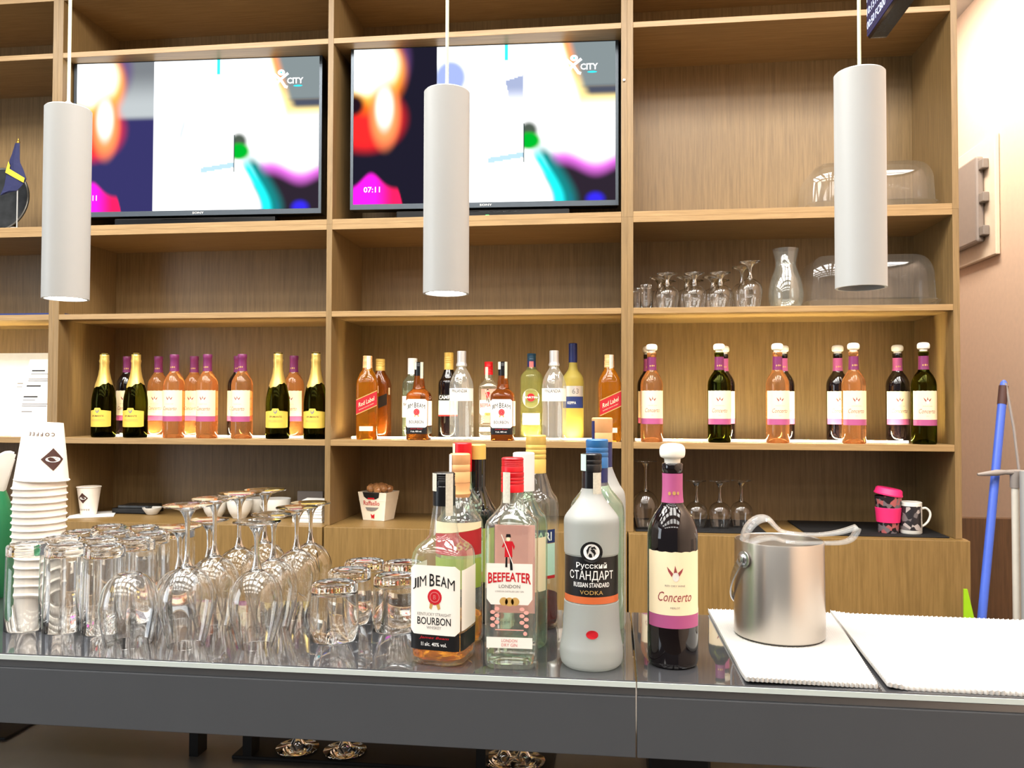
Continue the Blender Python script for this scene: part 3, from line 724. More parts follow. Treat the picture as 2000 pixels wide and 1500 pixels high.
def bourbon(full):
    t = thing('bourbon_bottle', '', 'bottle'); hx, hy = 0.0395, 0.0370
    prof = [(hx * 0.90, hy * 0.90, 4, 0.0), (hx * 0.975, hy * 0.975, 5, 0.003), (hx, hy, 5.5, 0.010), (hx, hy, 6, 0.145), (hx * 0.985, hy * 0.985, 5, 0.153), (hx * 0.92, hy * 0.92, 4, 0.160), (hx * 0.80, hy * 0.80, 3, 0.1655), (0.0250, 0.0245, 2.3, 0.171), (0.0215, 0.0215, 2, 0.176), (0.0195, 0.0195, 2, 0.190), (0.0162, 0.0162, 2, 0.215), (0.0150, 0.0150, 2, 0.225), (0.0150, 0.0150, 2, 0.25)]
    if full: G().sq(prof).make('glass_body', 'bourbon', t)
    else:
        G().sq(prof).make('glass_body', 'glass_bottle', t)
        k = 0.955; G().sq([(hx * 0.86, hy * 0.86, 4, 0.006), (hx * k, hy * k, 5, 0.010), (hx * k, hy * k, 6, 0.0235)]).make('whisky', 'whisky', t)
    f = on_sq(hx + 0.0004, hy + 0.0004, 6); s = on_side(hx + 0.0004, hy + 0.0004, 6)
    c = 0.006; u = hx * 0.93; v0, v1 = 0.043, 0.139
    def clip(q, lo): d = min(q, 1 - q) * 2 * u; return (c * (1 - (d / c)) if d < c else 0)
    patch('black_label', f, -u * 0.985, u * 0.985, 0.0215, 0.046, 'label_black', t, 16, 1)
    patch('front_label', on_sq(hx + 0.0006, hy + 0.0006, 6), -u, u, v0, v1, 'label_white', t, 48, 1, top=lambda q: v1 - clip(q, 0), bot=lambda q: v0 + clip(q, 0))
    patch('side_label', s, -hy * 0.80, hy * 0.80, v0 + 0.006, v1 - 0.006, 'label_white', t, 12, 1); patch('side_label', lambda u_, z: (-s(u_, z)[0], u_, z), -hy * 0.80, hy * 0.80, v0 + 0.006, v1 - 0.006, 'label_white', t, 12, 1)
    patch('side_label', s, -hy * 0.85, hy * 0.85, 0.0215, 0.046, 'label_black', t, 12, 1)
    f2 = on_sq(hx + 0.0009, hy + 0.0009, 6)
    for ch, uu_, ww_ in (('J', -0.0295, 0.0056), ('I', -0.0241, 0.0024), ('M', -0.0166, 0.0098), ('B', -0.0030, 0.0076), ('E', 0.0058, 0.0064), ('A', 0.0144, 0.0088), ('M', 0.0252, 0.0102)):
        text(ch, f2, uu_, 0.1190 - 7.5 * uu_ * uu_, ww_, 0.0175 if ch == 'B' else 0.0145, 'ink_black', t, bold=0.0 if ch == 'M' else 0.012, slope=-13 * uu_)
    shapes('wax_seal', f2, [disc(0.001, 0.0955, 0.0105, 0.0110, 22)], 'ink_red', t); shapes('ribbon_tails', f2, [[(-0.006, 0.087), (-0.001, 0.086), (-0.004, 0.078), (-0.007, 0.080)], [(0.003, 0.086), (0.008, 0.087), (0.0095, 0.080), (0.006, 0.078)]], 'ink_gold', t)
    f3 = on_sq(hx + 0.0011, hy + 0.0011, 6)
    shapes('seal_ring', f3, [[(0.001 + r * math.cos(a), 0.0955 + r * math.sin(a)) for r, a in ((0.0075, k * 2 * PI / 18), (0.0075, (k + 1) * 2 * PI / 18), (0.0063, (k + 1) * 2 * PI / 18), (0.0063, k * 2 * PI / 18))] for k in range(18)], 'ink_pink', t)
    text('B', f3, 0.001, 0.0955, 0.004, 0.006, 'ink_pink', t)
    text('KENTUCKY STRAIGHT', f2, 0, 0.0715, 0.050, 0.0042, 'ink_grey', t); text('BOURBON', f2, 0, 0.0620, 0.050, 0.0105, 'ink_black', t, bold=0.01); text('WHISKEY', f2, 0, 0.0530, 0.022, 0.0040, 'ink_grey', t)
    text('James Beam', on_sq(hx + 0.0007, hy + 0.0007, 6), 0, 0.0385, 0.044, 0.0045, 'ink_red', t, shear=0.3); text('1l alc. 40% vol.', on_sq(hx + 0.0007, hy + 0.0007, 6), 0, 0.0300, 0.038, 0.0052, 'ink_white', t, bold=0.01)
    cap_cyl(t, 0.0163, 0.219, 0.248, 'cap_black'); cap_cyl(t, 0.0158, 0.2482, 0.266, 'cap_black', 3, 'cap_top')
    seal(t, 0.0163, 0.240, 0.2655, -1.5, -0.35, 'seal_paper'); seal(t, 0.0163, 0.205, 0.2655, 0.5, 1.25, 'seal_paper')
    return t
def gin(full=True):
    t = thing('gin_bottle', '', 'bottle'); hx = hy = 0.0365
    prof = [(hx * 0.92, hy * 0.92, 5, 0.0), (hx * 0.985, hy * 0.985, 6, 0.004), (hx, hy, 7, 0.010), (hx, hy, 8, 0.197), (hx * 0.96, hy * 0.96, 6, 0.203), (0.0235, 0.0235, 3.2, 0.216), (0.0170, 0.0170, 2.2, 0.224), (0.0155, 0.0155, 2, 0.234), (0.0150, 0.0150, 2, 0.262)]
    G().sq(prof).make('glass_body', 'glass_bottle', t); G().sq([(hx * 0.9, hy * 0.9, 6, 0.006), (hx * 0.93, hy * 0.93, 7, 0.009), (hx * 0.93, hy * 0.93, 7, 0.021)]).make('glass_base', 'glass_solid', t)
    bk = lambda u, z: (u, hy + 0.0004, z)
    patch('back_print', bk, -0.030, 0.030, 0.060, 0.190, 'ink_salmon', t, 2, 2)
    f = on_flat(-hy - 0.0006); f2 = on_flat(-hy - 0.0010); u = 0.032
    g = [(-u, 0.147), (u, 0.147), (u, 0.098), (u - 0.006, 0.090), (-u + 0.006, 0.090), (-u, 0.098)]
    shapes('front_label', f, [g], 'label_white', t)
    text('BEEFEATER', f2, 0, 0.1285, 0.060, 0.0155, 'ink_red', t, bold=0.02, arc=0.002, grow=-0.2); text('LONDON', f2, 0, 0.1155, 0.030, 0.0048, 'ink_grey', t, bold=0.01)
    text('LONDON DISTILLED DRY GIN', f2, 0, 0.1085, 0.040, 0.0022, 'ink_grey', t)
    shapes('medals', f2, [disc(-0.008, 0.0945, 0.0058), disc(0.008, 0.0945, 0.0058), disc(0, 0.0940, 0.0062)], 'ink_gold', t)
    fx = -0.002   # the red-coated guard with his staff
    shapes('guard_coat', f2, [[(fx - 0.005, 0.156), (fx + 0.006, 0.156), (fx + 0.0055, 0.172), (fx + 0.008, 0.166), (fx + 0.0095, 0.171), (fx + 0.006, 0.178), (fx - 0.005, 0.178), (fx - 0.009, 0.170), (fx - 0.007, 0.169), (fx - 0.0045, 0.172)]], 'ink_red', t)
    shapes('guard_hat', f2, [[(fx - 0.0035, 0.1835), (fx + 0.004, 0.1835), (fx + 0.003, 0.188), (fx - 0.0025, 0.188)], [(fx - 0.004, 0.142), (fx - 0.001, 0.142), (fx - 0.001, 0.156), (fx - 0.0035, 0.156)], [(fx + 0.003, 0.138), (fx + 0.0065, 0.138), (fx + 0.005, 0.156), (fx + 0.002, 0.156)]], 'label_black', t)
    shapes('guard_face', f2, [disc(fx, 0.1808, 0.0028)], 'label_cream', t); shapes('guard_staff', on_flat(-hy - 0.0013), [[(fx - 0.010, 0.187), (fx - 0.009, 0.1875), (fx + 0.010, 0.140), (fx + 0.009, 0.1395)]], 'label_white', t)
    shapes('side_print', on_flat(-hy - 0.0003), [disc(sx * (0.0235 - 0.006 * (k % 2)), 0.061 + 0.0046 * k, 0.0036, 0.0028, 10) for sx in (-1, 1) for k in range(6)] + [[(-0.020, 0.0545), (0.020, 0.0545), (0.020, 0.0558), (-0.020, 0.0558)], disc(0.022, 0.0505, 0.0028)], 'ink_salmon', t)
    shapes('base_label', f, [[(-u, 0.030), (u, 0.030), (u, 0.045), (-u, 0.045)]], 'label_white', t); text('LONDON', f2, 0, 0.0405, 0.022, 0.0042, 'ink_pink', t); text('DRY GIN', f2, 0, 0.0345, 0.022, 0.0042, 'ink_pink', t)
    cap_cyl(t, 0.0165, 0.243, 0.272, 'cap_red', 3); cap_cyl(t, 0.0160, 0.2722, 0.292, 'cap_red', 4, 'cap_top'); seal(t, 0.0165, 0.228, 0.272, -0.85, -0.1)
    return t
def vodka_standard():
    t = thing('vodka_bottle', '', 'bottle')
    prof = [(0, 0.004), (0.034, 0.001), (0.041, 0.0)] + smooth([(0.0445, 0.004), (0.0462, 0.012), (0.0462, 0.026), (0.0445, 0.036), (0.0425, 0.050), (0.0412, 0.070), (0.0405, 0.086), (0.0402, 0.0935)]) + [(0.0392, 0.094), (0.0392, 0.163), (0.0402, 0.164)] + smooth([(0.0404, 0.168), (0.0408, 0.200), (0.0405, 0.212), (0.0370, 0.220), (0.0260, 0.234), (0.0175, 0.246), (0.0145, 0.256), (0.0140, 0.268)]) + [(0.0140, 0.300), (0, 0.300)]
    G().lathe(prof, 56).make('glass_body', 'frosted_glass', t)
    R = 0.0397; mp = on_cyl(R); A = R * math.radians(78); m2 = on_cyl(R + 0.0004); m3 = on_cyl(R + 0.0012); m4 = on_cyl(R + 0.0023); m5 = on_cyl(R + 0.0027)
    patch('label', mp, -A, A, 0.105, 0.162, 'label_black', t, 24, 1); patch('label_stripe', m2, -A, A, 0.0955, 0.1055, 'ink_orange', t, 24, 1)
    shapes('crest_field', on_cyl(R + 0.0019), [disc(0, 0.170, 0.0165, 0.0150, 24)], 'label_black', t)
    shapes('crest_disc', m4, [disc(0, 0.1705, 0.0118, 0.0112, 24)], 'ink_white', t)
    shapes('crest_eagle', m5, [[(-0.0075, 0.1725), (-0.004, 0.1785), (0.001, 0.1795), (-0.003, 0.176), (-0.0045, 0.170), (-0.006, 0.1665)], [(-0.001, 0.177), (0.0045, 0.1785), (0.0075, 0.174), (0.003, 0.1755), (0.0005, 0.173)], [(-0.002, 0.1735), (0.004, 0.174), (0.0065, 0.1685), (0.003, 0.1635), (0.0035, 0.168), (0.0005, 0.1705)], [(-0.003, 0.1685), (0.0, 0.168), (0.0015, 0.163), (-0.0025, 0.1625), (-0.0045, 0.165)]], 'label_black', t)
    text('Русский', on_cyl(R + 0.0026), 0, 0.1500, 0.046, 0.0105, 'ink_white', t, bold=0.01); text('СТАНДАРТ', m3, 0, 0.1355, 0.070, 0.0140, 'ink_white', t, bold=0.008, grow=0.15)
    text('RUSSIAN STANDARD', m3, 0, 0.1228, 0.055, 0.0068, 'ink_white', t, bold=0.015); text('VODKA', m3, 0, 0.1120, 0.034, 0.0058, 'ink_gold', t)
    shapes('red_seal', on_cyl(0.0436), [disc(0.001, 0.053, 0.0088, 0.0062, 22)], 'ink_red', t)
    cap_cyl(t, 0.0152, 0.283, 0.309, 'cap_black', 2, 'cap'); G().lathe([(0.0144, 0.258), (0.0144, 0.2828)], 32).make('neck_band', 'cap_black', t)
    seal(t, 0.0152, 0.245, 0.2815, 0.15, 1.15); seal(t, 0.0152, 0.284, 0.3085, -1.5, -0.55, 'label_mint')
    return t
def round_bottle(name, R, H_, mat, cap, cz, neck=0.0145, sh=0.66, shoulder=0.80, liquid=None, thick=False, capr=0.0155, ribs=3):
    """generic tall round bottle: body, shoulder and neck as fractions of H_"""
    t = thing(name, '', 'bottle')
    prof = base_prof(R, 0.012) + [(R, H_ * 0.3), (R, H_ * sh - 0.004)] + smooth([(R, H_ * sh), (R * 0.94, H_ * (sh + 0.045)), (R * 0.72, H_ * (sh + 0.085)), (R * 0.5, H_ * (shoulder - 0.02)), (neck, H_ * (shoulder + 0.02))]) + [(neck, H_ * 0.985), (0, H_ * 0.985)]
    G().lathe(prof, 48).make('glass_body', mat, t)
    if liquid:
        lm, lh = liquid; k = R * 0.94; G().lathe([(0, 0.006), (k * 0.95, 0.006), (k, 0.012), (k, lh), (0, lh)], 40).make('drink', lm, t)
    cap_cyl(t, capr, H_ * cz, H_, cap, ribs)
    return t, R
# ---- protos, each built once; later ones are copies with the same parts
PRO = {}
def bottle(kind, build, x, y, z, label, group=None, s=1.0, rz=0.0):
    if kind not in PRO:
        PRO[kind] = t = build(); nest(t, LABELS, PRINT); nest(t, ('label_band', 'name_band'), PRINT); t.location = (x, y, z); t.rotation_euler = (0, 0, rz); t.scale = (s, s, s); t['label'] = label
        if group: t['group'] = group
        return t
    t = dup(PRO[kind], (x, y, z), rz, label, s)
    if group: t['group'] = group
    elif 'group' in t: del t['group']
    return t
YFR, YBK = 0.046, 0.150
def shelf_x(px, y): return PY(px, 850, y).x
ZS = SH
gA, gB = 'unopened wine bottles on the left lit shelf', 'stoppered wine bottles on the right lit shelf'
W_ = lambda k, s_: (lambda: wine(k, s_))
def face(x, y): return math.atan2(x - CAM.x, y - CAM.y) * -1.0   # turn the front towards the guests
# ---- left lit shelf
gp = 'prosecco bottles on the left lit shelf'
for px, lab, rz in ((202, 'gold-foiled prosecco bottle standing first from the left on the lit shelf', -0.25), (264, 'gold-foiled prosecco bottle in front of the dark red wine, left part of the lit shelf', -0.15), (542, 'gold-foiled prosecco bottle, left one of the right-hand pair on the lit shelf', 0.0), (616, 'gold-foiled prosecco bottle standing against the divider at the shelf end', -0.1)):
    bottle('prosecco', prosecco, shelf_x(px, YFR), YFR, ZS, lab, gp, 1.0, rz + face(shelf_x(px, YFR), YFR) * 0.5)
for px, k, yy, lab, rz in ((247, 'red', YBK, 'dark red wine bottle with purple capsule behind the two left prosecco bottles', 0), (308, 'rose', YBK, 'rosé wine bottle in back, just right of the second prosecco', -0.1), (339, 'rose', YFR, 'rosé wine bottle in front, nearest of the rosés to the left prosecco pair', -0.2),
                           (378, 'rose', YBK, 'rosé wine bottle in back between the two middle front rosés', -0.1), (404, 'rose', YFR, 'rosé wine bottle in front, middle of the three front rosés on the left shelf', -0.2), (464, 'red', YBK, 'dark red wine bottle almost hidden behind the right front rosé', 0),
                           (472, 'rose', YFR, 'rosé wine bottle in front standing alone before a hidden dark bottle', -0.25), (573, 'rose', YBK, 'rosé wine bottle in back between the two right-hand prosecco bottles', -0.2)):
    x = shelf_x(px, yy); bottle('wine_' + k, W_(k, False), x, yy, ZS, lab, gA, 0.985, rz + face(x, yy) * 0.5)
# ---- right lit shelf
for px, k, yy, lab, rz in ((1273, 'rose', YFR, 'stoppered rosé wine bottle at the left end of the right lit shelf', 0.05), (1266, 'red', YBK, 'stoppered dark wine bottle hidden behind the leftmost stoppered rosé', 0.05), (1405, 'white', YFR, 'stoppered green wine bottle second from left on the right lit shelf', 0.0), (1414, 'red', YBK, 'stoppered dark wine bottle behind the left green one', 0.0),
                           (1519, 'rose', YFR, 'stoppered rosé wine bottle in the middle of the right lit shelf', 0.15), (1530, 'red', YBK, 'stoppered dark wine bottle peeping out behind the middle rosé', 0.0), (1637, 'red', YBK, 'stoppered dark wine bottle standing back left of the right rosé', 0.05), (1668, 'rose', YFR, 'stoppered rosé wine bottle, rightmost rosé on the right lit shelf', 0.12),
                           (1754, 'red', YBK, 'stoppered dark wine bottle, rightmost of the back row on the right lit shelf', 0.05), (1805, 'white', YFR, 'stoppered green wine bottle at the right end of the lit shelf', 0.15)):
    x = shelf_x(px, yy); bottle('stop_' + k, W_(k, True), x, yy, ZS, lab, gB, 0.985, rz + face(x, yy) * 0.6)
# ---- middle lit shelf: spirits
gS = 'spirit bottles on the middle lit shelf'
def red_label():
    t = thing('whisky_bottle', '', 'bottle'); hx = hy = 0.036
    prof = [(hx * 0.92, hy * 0.92, 5, 0), (hx, hy, 7, 0.008), (hx, hy, 8, 0.192), (hx * 0.95, hy * 0.95, 5, 0.205), (0.026, 0.026, 3, 0.226), (0.0175, 0.0175, 2.2, 0.240), (0.0150, 0.0150, 2, 0.250), (0.0145, 0.0145, 2, 0.28)]
    G().sq(prof).make('glass_body', 'whisky', t); f = on_flat(-hy - 0.0005); f2 = on_flat(-hy - 0.0009); u = 0.035
    sl = 0.46; q = lambda u_, z: (u_, z + sl * u_)
    shapes('slanted_label', f, [[q(-u, 0.101), q(u, 0.101), q(u, 0.152), q(-u, 0.152)]], 'label_red', t)
    shapes('label_edge', f2, [[q(-u, 0.1500), q(u, 0.1500), q(u, 0.153), q(-u, 0.153)], [q(-u, 0.100), q(u, 0.100), q(u, 0.103), q(-u, 0.103)]], 'ink_gold', t)
    text('Red Label', f2, 0.0, 0.130, 0.052, 0.015, 'label_cream', t, slope=sl); text('BLENDED SCOTCH WHISKY', f2, 0.0, 0.113, 0.050, 0.003, 'label_cream', t, slope=sl)
    shapes('lower_label', f, [[(-0.024, 0.030), (0.022, 0.030), (0.022, 0.046), (-0.024, 0.046)]], 'label_cream', t)
    shapes('side_label', lambda u_, z: (hx + 0.0005, u_, z), [[(-0.01, 0.16), (0.012, 0.16), (0.012, 0.185), (-0.01, 0.185)]], 'label_cream', t)
    cap_cyl(t, 0.0165, 0.246, 0.268, 'cap_peach', 2); cap_cyl(t, 0.0158, 0.2682, 0.288, 'cap_peach', 2, 'cap_top'); seal(t, 0.0165, 0.235, 0.2875, -0.1, 0.75)
    return t
def finlandia():
    t = thing('vodka_bottle', '', 'bottle'); R = 0.0405
    prof = base_prof(R, 0.012) + [(R, 0.02), (R * 0.985, 0.10), (R, 0.128), (R, 0.178)] + smooth([(R, 0.180), (0.0375, 0.199), (0.0290, 0.222), (0.0185, 0.240), (0.0150, 0.248)]) + [(0.0145, 0.262), (0, 0.262)]
    n = 60; RR = []
    for r, z in prof:
        if r < 1e-6: RR.append([(0, 0, z)]); continue
        amp = 0.0011 if (0.008 < z < 0.127) else (0.0006 if 0.18 < z < 0.24 else 0)
        RR.append([((r + amp * math.sin(9 * a + 14 * z)) * math.cos(a), (r + amp * math.sin(9 * a + 14 * z)) * math.sin(a), z) for a in (2 * PI * i / n for i in range(n))])
    G().rings(RR, 0, True, False, False).make('glass_body', 'water_clear', t)
    mp = on_cyl(R + 0.0004); A = R * math.radians(86); patch('label_band', mp, -A, A, 0.133, 0.176, 'label_white', t, 24, 1)
    text('FINLANDIA', on_cyl(R + 0.0008), -0.004, 0.167, 0.056, 0.011, 'ink_black', t, bold=0.005)
    G().lathe([(0.0150, 0.250), (0.0185, 0.252), (0.0185, 0.258), (0.0160, 0.262), (0.0160, 0.266)], 30).make('neck_collar', 'cap_silver', t); cap_cyl(t, 0.0155, 0.266, 0.303, 'cap_silver')
    return t
def bacardi():
    t, R = round_bottle('rum_bottle', 0.0365, 0.285, 'glass_greenish', 'cap_white', 0.80, sh=0.66, liquid=('water_clear', 0.17), capr=0.017, ribs=0)
    mp = on_cyl(R + 0.0004); A = R * 1.2; patch('label', mp, -A, A, 0.075, 0.150, 'label_white', t, 20, 1); m2 = on_cyl(R + 0.0008)
    text('BACARDI', m2, 0, 0.122, 0.062, 0.010, 'ink_black', t, bold=0.01); shapes('emblem', m2, [disc(0.0, 0.150, 0.013)], 'ink_red', t); shapes('underline', m2, [[(-0.03, 0.082), (0.03, 0.082), (0.03, 0.087), (-0.03, 0.087)]], 'ink_black', t)
    return t
def campari(full):
    t, R = round_bottle('bitter_bottle', 0.037, 0.305, 'dark_wine' if full else 'glass_bottle', 'cap_gold', 0.80, sh=0.62, liquid=None if full else ('red_bitter', 0.050), capr=0.0165, ribs=4)
    if full: G().lathe([(0.0152, 0.215), (0.0150, 0.243)], 30).make('neck_band', 'label_red', t)
    mp = on_cyl(R + 0.0004); A = R * 1.15; patch('label', mp, -A, A, 0.085, 0.135, 'label_mint', t, 20, 1); patch('name_band', on_cyl(R + 0.0005), -A, A, 0.136, 0.157, 'label_black' if full else 'label_navy', t, 20, 1)
    text('CAMPARI', on_cyl(R + 0.0009), 0, 0.1465, 0.070, 0.014, 'ink_white', t, bold=0.02); patch('label_foot', mp, -A, A, 0.080, 0.0848, 'ink_red', t, 20, 1)
    return t
def martini():
    t, R = round_bottle('vermouth_bottle', 0.039, 0.300, 'vermouth', 'cap_teal', 0.915, sh=0.70, shoulder=0.83, capr=0.0155, ribs=3)
    G().lathe([(0.0152, 0.243), (0.0152, 0.2744)], 30).make('neck_label', 'cap_navy', t); patch('neck_print', on_cyl(0.0156), -0.008, 0.008, 0.248, 0.272, 'ink_pink', t, 6, 1)
    mp = on_cyl(R + 0.0005); g = shapes('round_label', mp, [disc(0, 0.143, 0.033, 0.033, 30)], 'label_white', t); m2 = on_cyl(R + 0.0010)
    shapes('red_disc', m2, [disc(0, 0.146, 0.014)], 'ink_red', t); shapes('name_bar', on_cyl(R + 0.0013), [[(-0.028, 0.141), (0.028, 0.141), (0.028, 0.152), (-0.028, 0.152)]], 'label_black', t); text('MARTINI', on_cyl(R + 0.0016), 0, 0.1465, 0.050, 0.007, 'ink_white', t, bold=0.02)
    patch('lower_label', mp, -0.034, 0.034, 0.052, 0.092, 'label_white', t, 14, 1); text('BIANCO', m2, 0, 0.082, 0.036, 0.005, 'ink_grey', t)
    return t
def limoncello():
    t, R = round_bottle('liqueur_bottle', 0.037, 0.335, 'frosted_yellow', 'cap_navy', 0.80, sh=0.60, shoulder=0.74, capr=0.0150, ribs=0)
    mp = on_cyl(R + 0.0004); A = R * 1.2; patch('label', mp, -A, A, 0.150, 0.186, 'cap_silver', t, 20, 1); patch('label_band', mp, -A, A, 0.110, 0.1495, 'label_navy', t, 20, 1)
    text('63', on_cyl(R + 0.0009), 0.008, 0.168, 0.024, 0.018, 'ink_grey', t); text('KEPPA', on_cyl(R + 0.0009), -0.005, 0.128, 0.030, 0.009, 'ink_white', t)
    return t
def dark_whisky():
    t = thing('whisky_bottle', '', 'bottle'); hx = hy = 0.035
    G().sq([(hx * 0.92, hy * 0.92, 5, 0), (hx, hy, 7, 0.008), (hx, hy, 8, 0.19), (hx * 0.9, hy * 0.9, 4, 0.21), (0.018, 0.018, 2.2, 0.235), (0.0148, 0.0148, 2, 0.245), (0.0148, 0.0148, 2, 0.27)]).make('glass_body', 'bourbon', t)
    shapes('slanted_label', on_flat(-hy - 0.0005), [[(-0.034, 0.09), (0.034, 0.12), (0.034, 0.16), (-0.034, 0.13)]], 'label_black', t); shapes('side_label', lambda u_, z: (hx + 0.0006, u_, z), [[(-0.02, 0.155), (0.0, 0.155), (0.0, 0.18), (-0.02, 0.18)]], 'label_cream', t)
    cap_cyl(t, 0.0163, 0.240, 0.283, 'cap_gold', 3); return t
SPIR = [('red_label', red_label, 717, YFR, 'amber whisky bottle with slanted red label at the left end of the middle shelf', 0.10, 1.0), ('dark_whisky', dark_whisky, 742, YBK, 'dark whisky bottle half hidden behind the left red-label whisky', -0.1, 1.0),
        ('bacardi', bacardi, 805, YBK, 'white-capped rum bottle standing behind the left bourbon on the shelf', 0, 1.0), ('bourbon_full', lambda: bourbon(True), 818, YFR, 'full bourbon bottle with white label, left of the two on the middle shelf', -0.10, 1.0),
        ('campari_full', lambda: campari(True), 876, YBK, 'dark red bitter bottle with yellow cap behind the left clear vodka', 0, 1.0), ('finlandia', finlandia, 901, YFR, 'clear vodka bottle with white band between the two shelf bourbons', 0, 1.0),
        ('gin', gin, 954, YBK, 'red-capped gin bottle on the shelf behind the right bourbon', 0.05, 0.93), ('bourbon_full', None, 982, YFR, 'full bourbon bottle with white label, right of the two on the middle shelf', -0.06, 1.0),
        ('martini', martini, 1038, YBK, 'yellow-green vermouth bottle with round white label and teal cap', 0, 1.0), ('finlandia', None, 1082, YFR, 'clear vodka bottle with white band, right of the vermouth', 0, 1.0),
        ('limoncello', limoncello, 1119, YBK, 'tall frosted yellow liqueur bottle with navy cap on the middle shelf', 0.05, 1.0), ('red_label', None, 1190, YFR, 'amber whisky bottle with slanted red label against the double upright', 0.12, 1.0)]
for kind, bl, px, yy, lab, rz, s_ in SPIR:
    x = shelf_x(px, yy); bottle(kind, bl, x, yy, ZS, lab, gS, s_, rz + face(x, yy) * 0.4)

# ---- on the counter
def on_counter(px, pyb, R):
    p = PZ(px, pyb, CZ); d = Vector((p.x - CAM.x, p.y - CAM.y)).normalized(); return p.x + d.x * R, p.y + d.y * R
def counter_bottle(kind, bl, px, pyb, pyt, R, H_, lab, rz=0.0):
    x, y = on_counter(px, pyb, R); s = (ztop(x, y, pyt) - CZ) / H_
    y = min(y, YB - R * s - 0.002); s = (ztop(x, y, pyt) - CZ) / H_
    return bottle(kind, bl, x, y, CZ + 0.0003, lab, 'open bottles on the bar counter', s, rz)
counter_bottle('bourbon_low', lambda: bourbon(False), 866, 1302, 923, 0.037, 0.266, 'nearly empty bourbon bottle with white label, front left on the counter', -0.16)
counter_bottle('gin', None, 1000, 1309, 894, 0.036, 0.292, 'red-capped clear gin bottle, second in the front row on the counter', 0.02)
counter_bottle('standard', vodka_standard, 1155, 1316, 886, 0.046, 0.309, 'frosted vodka bottle with black label and red seal on the counter', 0.03)
counter_bottle('stop_red', None, 1314, 1311, 866, 0.0375, 0.3282, 'open red wine bottle with white stopper standing alone on the counter', 0.03)
def vat():
    t, R = round_bottle('whisky_bottle', 0.037, 0.288, 'glass_bottle', 'cap_peach', 0.845, sh=0.60, shoulder=0.76, liquid=('whisky', 0.040), capr=0.0160, ribs=2)
    G().lathe([(0.0150, 0.220), (0.0172, 0.226), (0.0150, 0.232), (0.0162, 0.243)], 30).make('neck_ring', 'cap_peach', t); seal(t, 0.0162, 0.236, 0.287, -1.5, -0.7, 'label_white')
    mp = on_cyl(R + 0.0004); A = R * 1.3; patch('label', mp, -A, A, 0.135, 0.165, 'label_red', t, 20, 1, top=lambda q: 0.165 + 0.01 * q); patch('label_top', mp, -A, A, 0.168, 0.185, 'label_cream', t, 20, 1, bot=lambda q: 0.1655 + 0.01 * q)
    text('69', on_cyl(R + 0.0009), 0.012, 0.150, 0.022, 0.014, 'ink_gold', t, bold=0.02); patch('lower_label', mp, -A, A, 0.085, 0.130, 'label_green', t, 20, 1); return t
counter_bottle('vat', vat, 897, 1262, 886, 0.037, 0.288, 'whisky bottle with peach cap directly behind the front bourbon')
def red_cap():
    t, R = round_bottle('liqueur_bottle', 0.036, 0.300, 'glass_greenish', 'cap_red', 0.84, sh=0.62, shoulder=0.76, capr=0.0158, ribs=0); seal(t, 0.0160, 0.235, 0.299, -1.5, -0.7, 'label_cream')
    patch('label', on_cyl(R + 0.0004), -0.04, 0.04, 0.07, 0.165, 'label_green', t, 20, 1); text('PALINKA', on_cyl(R + 0.0009), 0.012, 0.15, 0.03, 0.01, 'label_black', t); return t
counter_bottle('red_cap', red_cap, 902, 1226, 865, 0.036, 0.300, 'green bottle with dark red cap in the back row behind the bourbon')
def black_neck():
    t, R = round_bottle('liqueur_bottle', 0.036, 0.300, 'dark_bottle', 'cap_gold', 0.915, sh=0.58, shoulder=0.74, capr=0.0150, ribs=0); seal(t, 0.0152, 0.215, 0.290, -1.3, -0.5, 'label_cream'); patch('label', on_cyl(R + 0.0004), -0.04, 0.04, 0.07, 0.16, 'label_green', t, 20, 1); return t
counter_bottle('black_neck', black_neck, 931, 1220, 868, 0.036, 0.300, 'black-necked liqueur bottle with cream cap in the back row')
def white_cap():
    t, R = round_bottle('rum_bottle', 0.0365, 0.290, 'glass_greenish', 'cap_white', 0.80, sh=0.62, shoulder=0.77, capr=0.0165, ribs=0); patch('label', on_cyl(R + 0.0004), -0.046, 0.046, 0.085, 0.165, 'label_cream', t, 20, 1)
    text('RUM', on_cyl(R + 0.0009), 0, 0.13, 0.03, 0.012, 'ink_black', t); return t
counter_bottle('white_cap', white_cap, 1022, 1272, 884, 0.0365, 0.290, 'white-capped bottle with cream label directly behind the gin bottle')
counter_bottle('campari_low', lambda: campari(False), 1046, 1232, 850, 0.037, 0.305, 'clear gold-capped bitter bottle with a little red left, back row', -0.1)
def blue_cap():
    t, R = round_bottle('vodka_bottle', 0.040, 0.300, 'glass_greenish', 'cap_blue', 0.86, sh=0.64, shoulder=0.78, capr=0.0165, ribs=3); G().lathe([(0.0158, 0.232), (0.0158, 0.2578)], 30).make('neck_band', 'cap_navy', t); return t
counter_bottle('blue_cap', blue_cap, 1166, 1272, 858, 0.040, 0.300, 'clear blue-capped vodka bottle behind the frosted one')
def frosted_tall():
    t, R = round_bottle('vodka_bottle', 0.037, 0.330, 'frosted_glass', 'cap_peach', 0.885, sh=0.60, shoulder=0.76, capr=0.0165, ribs=1); G().lathe([(0.0160, 0.235), (0.0160, 0.2918)], 30).make('neck_sleeve', 'cap_navy', t); seal(t, 0.0162, 0.25, 0.325, -1.4, -0.8, 'cap_navy'); return t
counter_bottle('frosted_tall', frosted_tall, 1176, 1236, 816, 0.037, 0.330, 'tall frosted bottle with peach and navy cap, farthest back on the counter')
